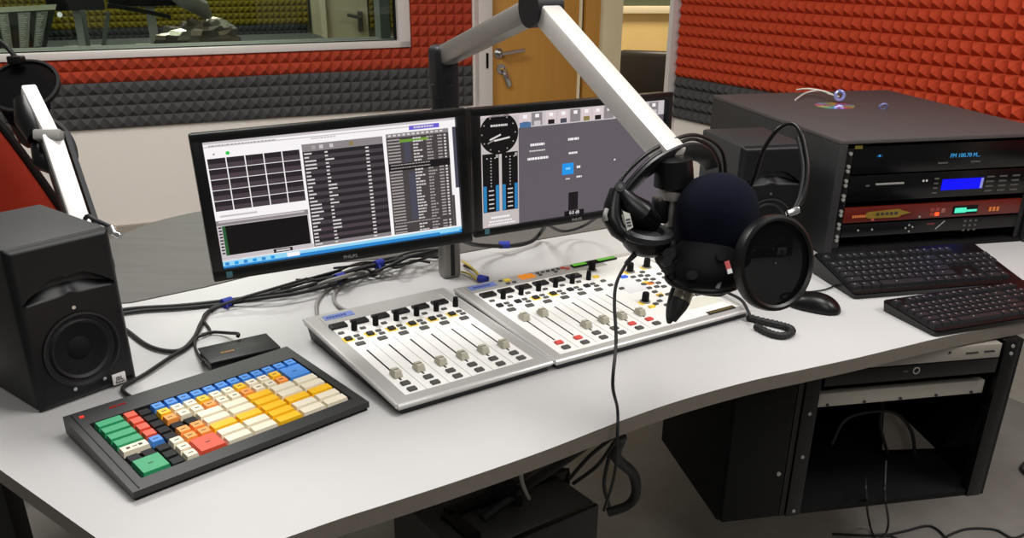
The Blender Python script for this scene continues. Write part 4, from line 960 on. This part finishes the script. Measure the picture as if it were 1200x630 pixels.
m = MB(); m.tube([(.058*math.cos(k*PI/12), .058*math.sin(k*PI/12), 0) for k in range(24)], .0045, SATIN, sm=0, closed=True, M=TR(0, 0, -.074)); m.tube([(.058*math.cos(k*PI/12), .058*math.sin(k*PI/12), 0) for k in range(24)], .0045, SATIN, sm=0, closed=True, M=TR(bx_*1.0)); m.build('shock_mount', mic)
m = Wm(MB()); m.bar(tp-ax*.10, ez(800, 300, 1.45), .02, .03, CHAR, bev=.004); m.bar(ez(778, 292, 1.45), ez(800, 322, 1.45), .045, .035, CHAR, bev=.008); m.cyl(ez(786, 300, 1.43), ez(784, 298, 1.39), .010, SATIN); m.build('mount_bracket', mic)
c0_, c1_, c2_, c3_ = ez(805, 333, 1.44), ez(800, 347, 1.44), ez(795, 358, 1.44), ez(787, 375, 1.44)
m = Wm(MB()); m.loft([(c0_, .0155), (c1_+(c1_-c0_)*.35, .0150)], mat('champagne_metal', '#8f897a', .3, .9), 24); cn = m.build('plug', mic, label='silver plug shell')
m = Wm(MB()); m.loft([(c1_+(c1_-c0_)*.3, .0152), (c2_, .0145), (c2_.lerp(c3_, .6), .0105), (c3_, .0075)], RUBBER, 24); m.build('plug_boot', cn)
m = Wm(MB()); m.tube([c3_+(c3_-c2_)*-.3, ez(784, 377, 1.44), ez(783, 362, 1.45), ez(788, 340, 1.46), ez(796, 325, 1.47)], .0036, RUBBER); m.build('cable', mic)
m = Wm(MB()); m.box((0, 0, 0), (.007, .004, .014), mat('tag_red', '#b8484c', .5), M=basis(ez(853, 311, 1.345), (cR+cD*-.3).normalized(), cF, (-cD-cR*.3).normalized())); m.box((0, 0, -.009), (.007, .0042, .007), PRINTW, M=basis(ez(853, 311, 1.345), (cR+cD*-.3).normalized(), cF, (-cD-cR*.3).normalized())); m.build('tag', mic, label='small red and white tag')

# pop filter
pc = ez(907, 308, 1.38)
nrm = (-cF*.80+cR*.40+cD*.12).normalized()
xx = (cR*.45-cD*.9); xx = (xx-nrm*xx.dot(nrm)).normalized(); PM = basis(V((0, 0, 0)), xx, nrm.cross(xx), nrm)
pf = empty('pop_filter', pc, 0, 'round black pop filter on a gooseneck in front of the microphone', 'pop filter')
PR = .0725
m = MB(); m.lathe([(PR-.007, -.008), (PR+.001, -.009), (PR+.002, 0), (PR+.001, .009), (PR-.004, .0105), (PR-.008, .008), (PR-.007, -.008)], SATIN, 64, PM); m.build('ring', pf)
MESH = bpy.data.materials.new('pop_mesh'); MESH.use_nodes = True; nt = MESH.node_tree
b = nt.nodes['Principled BSDF']; b.inputs['Base Color'].default_value = lin('#0b0b0c'); b.inputs['Roughness'].default_value = .8; b.inputs['Specular IOR Level'].default_value = .02
tr = nt.nodes.new('ShaderNodeBsdfTransparent'); mxs = nt.nodes.new('ShaderNodeMixShader'); mxs.inputs[0].default_value = .985
nt.links.new(tr.outputs[0], mxs.inputs[1]); nt.links.new(b.outputs[0], mxs.inputs[2]); nt.links.new(mxs.outputs[0], nt.nodes['Material Output'].inputs['Surface'])
m = MB(); k = m.mi(MESH)
for z in (.004,):
    m.lathe([(.0005, z), (PR*.5, z+.001), (PR-.006, z)], MESH, 48, PM)
m.build('mesh_disc', pf)
gn = [ez(x, y, d)-pc for x, y, d in ((872, 232, 1.47), (884, 208, 1.45), (894, 177, 1.43), (911, 152, 1.41), (928, 145, 1.40), (939, 158, 1.39), (945, 184, 1.385), (946, 204, 1.38), (942, 228, 1.375), (934, 245, 1.372))]
m = MB(); m.tube(gn, .0036, SATIN, seg=12); m.build('gooseneck', pf, ang=80)
gn2 = [p+(cR*-.0065+cD*.003) for p in gn[5:]]
m = MB(); m.tube(gn2, .0026, CHAR, seg=10); m.build('gooseneck_sleeve', pf, ang=80)
m = MB(); cp = ez(929, 248, 1.372)-pc; m.box((0, 0, 0), (.020, .012, .010), STEEL, .002, M=basis(cp, (cR-cD*.35).normalized(), -cF, (-cD-cR*.35).normalized())); m.build('clip', pf, label='bright metal clip')
m = MB(); m.bar(ez(872, 232, 1.47)-pc, ez(858, 242, 1.46)-pc, .02, .016, CHAR, bev=.003); m.build('clamp', pf)
m = MB(); m.bar(ez(862, 294, 1.40)-pc, ez(856, 302, 1.41)-pc, .008, .008, STEEL); m.build('lower_clip', pf)

# headphones hung on the boom
hc = ez(742, 256, 1.43)
hp_ = empty('headphones', hc, 0, 'black studio headphones hung over the boom arm end', 'headphones')
hub = ez(726, 220, 1.42)
def hpt(l): return [ez(*q)-hc for q in l]
for off, nm in (((0, 0), 'band_wire'), ((6, 6), 'band_wire')):
    m = MB(); ox_, oy_ = off
    m.tube(hpt([(722+ox_, 224+oy_*.3, 1.42), (732+ox_, 205+oy_, 1.42), (757+ox_*.8, 181+oy_, 1.43), (784+ox_*.5, 166+oy_, 1.45), (811, 158+oy_*.8, 1.48), (833-ox_*.4, 165+oy_, 1.51), (846-ox_, 178+oy_, 1.53), (850-ox_, 200, 1.545), (848-ox_, 225, 1.55)]), .0032, SATIN, seg=10); m.build(nm, hp_, ang=80)
# padded strap as a curved ribbon
cen = smooth([V(q) for q in hpt([(730, 232, 1.425), (742, 217, 1.425), (764, 196, 1.43), (788, 183, 1.45), (808, 177.5, 1.475), (824, 182, 1.50), (834, 196, 1.525)])], 6)
m = MB(); k = m.mi(mat('strap_leather', '#17171a', .38)); rows = []
for i, p in enumerate(cen):
    t = (cen[min(i+1, len(cen)-1)]-cen[max(i-1, 0)]).normalized(); s_ = (cF*1.0+cD*.5).normalized(); s_ = (s_-t*s_.dot(t)).normalized(); n_ = t.cross(s_).normalized()
    wd = .013+.006*math.sin(PI*i/(len(cen)-1))
    rows.append([m.bm.verts.new(p+s_*wd*a+n_*b_) for a, b_ in ((-1, -.002), (-.8, -.0035), (.8, -.0035), (1, -.002), (1, .002), (.8, .0035), (-.8, .0035), (-1, .002))])
for a, b in zip(rows, rows[1:]):
    for i in range(8): m.bm.faces.new((a[i], a[(i+1) % 8], b[(i+1) % 8], b[i]))
m.bm.faces.new(rows[0][::-1]); m.bm.faces.new(rows[-1])
bmesh.ops.recalc_face_normals(m.bm, faces=m.bm.faces)
for f in m.bm.faces: f.smooth = True
m.build('head_strap', hp_, ang=60)
def ear(cpt, axis, plate=True):
    M = axisM(cpt, axis)   # z points from the outer shell to the ear pad
    m = MB(); m.lathe([(.0, -.020), (.016, -.0195), (.028, -.016), (.036, -.008), (.040, .002), (.040, .008), (.034, .010), (0, .010)], SATIN, 40, M); e_ = m.build('ear_cup', hp_)
    m = MB(); m.lathe([(.022, .010), (.027, .020), (.034, .0225), (.041, .019), (.043, .012), (.040, .008)], mat('ear_leather', '#131315', .45), 40, M); m.build('ear_pad', e_)
    m = MB(); m.lathe([(0, .0125), (.024, .012)], mat('ear_cloth', '#1d1d20', .95), 32, M); m.build('ear_cloth', e_)
    return M, e_
M, e1 = ear(ez(757, 283, 1.43)-hc, cD*-.84+cR*.08+cF*-.48)
m = MB(); q = ez(726, 220, 1.42)-hc
m.cyl(q-cF*.012, q+cF*.006, .0085, CHAR, seg=20); m.cyl(q-cF*.0135, q-cF*.011, .004, DGREY, seg=14); m.build('hinge', hp_)
m = MB(); m.loft([(ez(722, 222, 1.42)-hc, .010), (ez(718, 240, 1.42)-hc, .014), (ez(717, 256, 1.42)-hc, .016), (ez(724, 270, 1.42)-hc, .013), (ez(736, 280, 1.42)-hc, .010)], SATIN, 18); m.loft([(ez(728, 224, 1.42)-hc, .010), (ez(738, 238, 1.42)-hc, .017), (ez(750, 248, 1.425)-hc, .022), (ez(764, 262, 1.45)-hc, .018)], SATIN, 18); m.build('yoke', hp_)
m = MB(); A = [ez(*q)-hc for q in ((730, 247, 1.392), (738, 250, 1.392), (742, 266, 1.392), (735, 270, 1.392))]
m.hexa([p+cF*.006 for p in A], A, mat('cup_plate', '#a3a39c', .4, .3)); bmesh.ops.recalc_face_normals(m.bm, faces=m.bm.faces); pl = m.build('side_plate', hp_, label='silver side plate')
m = MB()
for k in range(3): p = A[0].lerp(A[3], .45+.18*k).lerp(A[1].lerp(A[2], .45+.18*k), .5)-cF*.0005; m.box((0, 0, 0), (.007, .0008, .003), INK, M=basis(p, (cR-cD*.2).normalized(), cF, -cD))
m.build('lettering', pl)
m = MB(); q = [ez(*q)-hc for q in ((711, 245, 1.405), (709, 252, 1.402), (710, 258, 1.405))]; m.tube(q, .0035, MGREY); m.build('trim_clip', hp_)
M, e2 = ear(ez(842, 232, 1.56)-hc, -cR*.6+cF*-.3+cD*.5)
m = MB(); m.loft([(ez(752, 284, 1.42)-hc, .005), (ez(748, 293, 1.42)-hc, .0062), (ez(742, 300, 1.42)-hc, .0045), (ez(733, 309, 1.42)-hc, .003)], RUBBER, 14)
ed = at(722, 494, DZ)
low = smooth([ez(735, 307, 1.42), ez(723, 330, 1.415), ez(720, 355, 1.41), ez(722, 400, 1.40), ez(718, 450, 1.385), ed+V((0, -.004, .03)), ed+V((.002, -.012, -.01)), ed+V((.002, -.010, -.10)), ed+V((-.01, .02, -.20))], 6)
m.loft([(p-hc, .0028) for p in low], RUBBER, 10); m.build('cable', hp_, ang=80)

# coiled cable loop on the desk under the pop filter
lp = [at(x, y, DZ+.012) for x, y in ((838, 352), (850, 358), (868, 366), (886, 374), (905, 380), (922, 383), (928, 388), (922, 393), (906, 391), (888, 383), (876, 372))]
lp[0].z = DZ+.05; lp[1].z = DZ+.045; lp[2].z = DZ+.04
cable(lp[:3]+[at(880, 372, DZ+.02)], .0035, RUBBER, 'thin black lead lying over the right corner of the mixer')
sp_ = smooth([at(x, y, DZ+.0085) for x, y in ((876, 371), (894, 376), (912, 380), (925, 384), (928, 389), (918, 393), (902, 390), (886, 382))], 10)
m = MB(); st = []
for i, p in enumerate(sp_): st.append((p, .0075+.0012*math.sin(i*2.1)))
m.loft(st, RUBBER, 12); tag(m.build('coiled_cable', ang=60), 'looped black coiled cable on the desk below the pop filter', 'cable')

# ------------------------------------------------------------------ cables on the desk top
D_ = lambda x, y, h=.006: at(x, y, DZ+h)
cable([D_(120, 366), D_(160, 361), D_(210, 358), D_(258, 353), D_(300, 347, .012), D_(350, 338, .02), D_(410, 318, .03), D_(470, 303, .04), D_(525, 290, .05)], .0048, RUBBER, 'thick black cable from behind the left speaker to the monitors, upper')
cable([D_(120, 371), D_(165, 364), D_(212, 361), D_(262, 356), D_(310, 349, .02), D_(360, 341, .02), D_(430, 322, .02), D_(480, 300, .05)], .0045, RUBBER, 'thick black cable from behind the left speaker to the monitors, lower')
cable([D_(128, 372), D_(150, 388), D_(172, 404), D_(195, 411), D_(214, 409), D_(228, 395), D_(236, 378), D_(248, 362), D_(275, 352), D_(330, 336, .015), D_(385, 322, .02)], .0046, RUBBER, 'black cable looping from the left speaker up to the bundle')
cable([D_(160, 468), D_(146, 460), D_(146, 452), D_(170, 438), D_(200, 418), D_(222, 404), D_(234, 384), D_(243, 366), D_(262, 355), D_(320, 342, .012), D_(400, 316, .03)], .004, RUBBER, 'black keyboard lead curling out of the coloured keyboard')
cable([D_(238, 424, .02), D_(229, 408), D_(230, 396), D_(246, 388), D_(238, 372), D_(252, 360, .012), D_(300, 344, .025), D_(360, 326, .03)], .003, RUBBER, 'thin black lead bent around the small control box')
cable([at(278, 395, DZ+.03), at(279, 391, DZ+.034), D_(268, 390, .012), D_(250, 389), D_(237, 392)], .0036, RUBBER, 'short black lead with a plug behind the control box')
random.seed(11)
for i, (a, b, k_) in enumerate((((330, 337), (520, 294), RUBBER), ((345, 332), (500, 300), RUBBER), ((360, 325), (540, 288), RUBBER), ((365, 335), (470, 306), MGREY), ((390, 318), (515, 296), RUBBER), ((372, 330), (452, 312), MATTE), ((400, 328), (505, 305), RUBBER), ((420, 312), (530, 296), RUBBER))):
    pts = []
    for j in range(7):
        t = j/6; pts.append(D_(a[0]+(b[0]-a[0])*t+random.uniform(-4, 4), a[1]+(b[1]-a[1])*t+random.uniform(-5, 5), .008+random.uniform(0, .03)))
    cable(pts, random.choice((.003, .004, .0048)), k_, 'tangled cable in the bundle under the left monitor', group='cable bundle under the left monitor')
TIE = mat('blue_tie', '#20309a', .7)
for (x, y, h, lab) in ((266, 354, .010, 'blue cable tie on the two speaker cables'), (398, 325, .026, 'blue cable tie in the tangle under the left monitor'), (444, 309, .035, 'blue cable tie in the bundle near the pole')):
    m = MB(); p = D_(x, y, h); d = (D_(x+20, y-6, h)-p).normalized(); m.cyl(p-d*.012, p+d*.012, .011, TIE, seg=18); m.cyl(p+V((.004, -.012, 0)), p+V((.006, -.022, -.006)), .003, TIE, seg=8); tag(m.build('cable_tie'), lab, 'cable tie')
GC = mat('grey_cable', '#8b8a86', .5)
cable([D_(372, 372), D_(371, 355), D_(380, 342), D_(394, 333), D_(408, 326, .02)], .0042, GC, 'light grey cable arched behind the left mixer, outer')
cable([D_(412, 366), D_(396, 358), D_(391, 347), D_(398, 336), D_(414, 326, .02)], .004, GC, 'light grey cable arched behind the left mixer, inner')
cable([D_(542, 306, .012), D_(552, 313, .02), D_(564, 325, .02), D_(572, 331, .012), D_(592, 331)], .003, mat('yellow_cable', '#c9b23c', .5), 'yellow cable beside the pole running to the mixer')
cable([D_(544, 311), D_(556, 317, .016), D_(566, 328, .016), D_(580, 335, .008)], .0036, RUBBER, 'black cable beside the yellow one at the pole foot')
cable([D_(541, 318), D_(552, 322, .01), D_(562, 331, .008), D_(558, 340, .004)], .0026, _m['yellow_cable'], 'short yellow lead curling at the mixer corner')
m = MB(); p = D_(566, 327, .02); m.cyl(p+V((-.01, .006, 0)), p+V((.01, -.006, 0)), .010, TIE, seg=16); tag(m.build('cable_tie'), 'blue cable tie on the yellow and black leads', 'cable tie')
cable([at(540, 281, .86), D_(560, 287, .05), D_(600, 288, .02), D_(622, 283, .015), D_(634, 272, .03), at(640, 262, .86)], .0055, RUBBER, 'black cable drooping under the right monitor')
cable([at(640, 262, .86), D_(660, 271, .04), D_(685, 264, .05), at(700, 254, .86)], .004, RUBBER, 'thinner black cable hanging under the right monitor')
m = MB(); p = D_(591, 287, .028); m.cyl(p+V((-.014, 0, 0)), p+V((.014, .004, 0)), .010, TIE, seg=16); tag(m.build('cable_tie'), 'blue cable tie on the cable under the right monitor', 'cable tie')

# ================================================================== GUEST SIDE, far left
g0 = ez(92, 256, 2.30); gj = ez(60, 160, 2.32); gt_ = ez(33, 105, 2.36)
ga = empty('guest_boom_arm', (g0.x, g0.y, DZ), 0, 'guest boom arm coloured overexposed white, leaning up behind the left speaker', 'boom arm')
def Wg(mb): mb.T = TR(-g0.x, -g0.y, -DZ); return mb
dn = (g0-gj).normalized(); foot = g0+dn*((g0.z-DZ-.02)/-dn.z if dn.z < 0 else .1)
m = Wg(MB()); m.bar(gj, foot, .048, .045, ALU_BRIGHT, bev=.006); m.build('lower_tube', ga)  # overexposed light on the metal arm put into its near-white colour
m = Wg(MB()); m.bar(gj-cR*.0, gt_, .037, .040, ALU_BRIGHT, bev=.005); m.build('upper_tube', ga)
m = Wg(MB()); m.bar(gj-cR*.036, gj+cR*.036, .055, .028, MGREY, up=-cD, bev=.006); m.build('elbow', ga)
m = Wg(MB()); m.bar(gj+V((.028, .02, 0)), foot+V((.028, .02, 0)), .012, .05, CHAR); m.bar(gj+V((-.03, .0, 0)), foot+V((-.03, .0, 0)), .008, .04, CHAR); m.build('cable_channel', ga)
m = Wg(MB()); m.loft([(foot+V((0, 0, -.02)), .05), (foot+V((0, 0, 0)), .05), (foot+V((0, 0, .005)), .036), (foot+V((0, 0, .03)), .034)], CHAR, 24); m.build('base', ga)
m = Wg(MB()); m.loft([(ez(30, 118, 2.36), .03), (ez(36, 140, 2.35), .04), (ez(46, 162, 2.34), .03)], SATIN, 20); m.loft([(ez(45, 168, 2.35), .02), (ez(52, 190, 2.34), .03), (ez(62, 200, 2.33), .012)], SATIN, 16); m.build('mount_block', ga)
m = Wg(MB()); m.tube([ez(60, 140, 2.36), ez(74, 150, 2.35), ez(85, 166, 2.35), ez(89, 184, 2.35), ez(85, 198, 2.35), ez(76, 204, 2.35), ez(70, 200, 2.36)], .0062, RUBBER); m.build('cable', ga)
gc = ez(26, 108, 2.53)
gm = empty('guest_microphone', gc, 0, 'dark guest microphone behind its round pop screen at the left wall', 'microphone')
m = MB(); m.lathe([(0, -.09), (.05, -.085), (.066, -.04), (.068, .02), (.05, .065), (.0, .075)], NAVY, 32); m.build('windscreen', gm)
m = MB(); m.loft([((0, 0, -.08), .05), ((.01, 0, -.13), .045), ((.012, 0, -.15), .03)], SATIN, 24); m.build('body', gm)
gp = ez(28, 101, 2.43); n2 = (-cF*.80+cD*-.42+cR*.05).normalized(); M = axisM((0, 0, 0), n2)
gpf = empty('guest_pop_filter', gp, 0, 'dark round pop screen at the top of the guest boom arm', 'pop filter')
m = MB(); m.lathe([(.086, -.006), (.094, -.006), (.095, .006), (.087, .007), (.086, -.006)], MATTE, 48, M); m.build('ring', gpf)
m = MB(); m.lathe([(0, .003), (.05, .002), (.087, 0)], MESH, 40, M); m.build('mesh_disc', gpf)
m = MB(); m.tube([ez(20, 70, 2.44)-gp, ez(15, 63, 2.45)-gp, ez(6, 54, 2.46)-gp, ez(-10, 46, 2.48)-gp, ez(-26, 70, 2.50)-gp, ez(-10, 112, 2.52)-gp, ez(14, 118, 2.53)-gp], .007, SATIN); m.box(ez(19, 70, 2.44)-gp, (.04, .03, .02), SATIN, .004); m.build('gooseneck', gpf)
# clamp of the lead behind the left speaker
m = MB(); m.cyl(ez(130, 266, 1.92), ez(134, 274, 1.92), .010, STEEL, seg=16); m.cyl(ez(133, 272, 1.92), ez(141, 277, 1.92), .008, CHROME, seg=16); m.tube([ez(130, 266, 1.92), ez(112, 258, 1.92), ez(100, 256, 1.93), ez(92, 300, 1.95), D_(100, 330)], .005, RUBBER); o = m.build('plug_lead'); tag(o, 'black lead with a shiny metal plug at the back of the left speaker', 'cable')

# red office chair
cc = ez(-26, 205, 2.75); ch = empty('office_chair', (cc.x, cc.y, 0), .35, 'office chair with a red back behind the left speaker', 'chair')
czz = cc.z+.04
m = MB(); NXc, NZc = 12, 14; k = m.mi(RED_FAB); g = []
for i in range(NXc+1):
    col = []
    for j in range(NZc+1):
        u, v = i/NXc*2-1, j/NZc; wdt = .05+.235*(1-v)**.85
        col.append(m.bm.verts.new((u*wdt, -.05*(1-u*u)+.02, .50+v*(czz+.17-.50)-.02*u*u*v)))
    g.append(col)
for i in range(NXc):
    for j in range(NZc): f = m.bm.faces.new((g[i][j], g[i+1][j], g[i+1][j+1], g[i][j+1])); f.smooth = True
bmesh.ops.solidify(m.bm, geom=m.bm.faces[:], thickness=-.04); bmesh.ops.recalc_face_normals(m.bm, faces=m.bm.faces)
m.build('backrest', ch, ang=60)
m = MB(); L_ = [g_ for g_ in []]
def bk(u, v): wdt = .055+.235*(1-v)**.85; return V((u*wdt, -.05*(1-u*u)+.025, .50+v*(czz+.175-.50)-.02*u*u*v))
m.tube([bk(-1, v/8) for v in range(9)]+[bk(u/4, 1.0) for u in range(-3, 4)]+[bk(1, 1-v/8) for v in range(9)], .014, SATIN, sm=2); m.build('back_frame', ch)
m = MB(); m.box((0, -.28, .45), (.46, .46, .08), RED_FAB, .03, 3); m.build('seat', ch)
m = MB(); m.bar((0, .03, .5), (0, -.05, .38), .06, .02, SATIN); m.bar((0, .03, .48), (0, .03, .7), .06, .02, SATIN, up=V((0, 1, 0))); m.build('back_bracket', ch)
m = MB(); m.cyl((0, -.28, .08), (0, -.28, .41), .025, CHROME); m.build('gas_column', ch)
for k in range(5):
    a = k*2*PI/5; m = MB(); m.bar((0, -.28, .09), (.28*math.cos(a), -.28+.28*math.sin(a), .065), .04, .03, SATIN); l = m.build('leg', ch)
    m = MB(); m.cyl((.28*math.cos(a)-.012, -.28+.28*math.sin(a), .027), (.28*math.cos(a)+.012, -.28+.28*math.sin(a), .027), .027, RUBBER); m.build('caster', l)

# ================================================================== LIGHT
def area(loc, size, power, col, target=None, sy=None):  # shared by ceiling panels and added fill lights
    l = bpy.data.lights.new('panel_fill_light', 'AREA'); l.shape = 'RECTANGLE'; l.size = size; l.size_y = sy or size; l.energy = power; l.color = col
    o = bpy.data.objects.new('panel_fill_light', l); C.objects.link(o); o.location = loc
    o.rotation_euler = ((V(target)-V(loc)).to_track_quat('-Z', 'Y')).to_euler() if target else (0, 0, 0)
    return o
WARM = (1, .98, .955)
area((.5, 1.5, 2.75), .9, 32, WARM)
area((-1.1, 2.5, 2.75), .9, 46, WARM)
area((.4, -.5, 2.75), 1.1, 17, WARM, (.4, 1.0, .3))  # added front fill without a fixture, brightens the desk edge and floor
area((2.1, 1.2, 2.7), .8, 32, WARM)
area(BW @ V((-.9, .45, 2.4)), .7, 30, (1, .97, .88)); hl = BW @ V((.6, 1.6, 2.5)); area(hl, .8, 60, (1, .97, .88))  # added unseen booth lights to brighten the room behind the glass
hh = hp-hn*1.0; area((hh.x+.1, hh.y, 2.5), .7, 40, (1, .88, .66))
w = bpy.data.worlds.new('room_ambient'); bpy.context.scene.world = w; w.use_nodes = True
w.node_tree.nodes['Background'].inputs[0].default_value = (1, .96, .91, 1); w.node_tree.nodes['Background'].inputs[1].default_value = .14
sc = bpy.context.scene; sc.view_settings.view_transform = 'Standard'; sc.view_settings.look = 'None'; sc.view_settings.exposure = 0
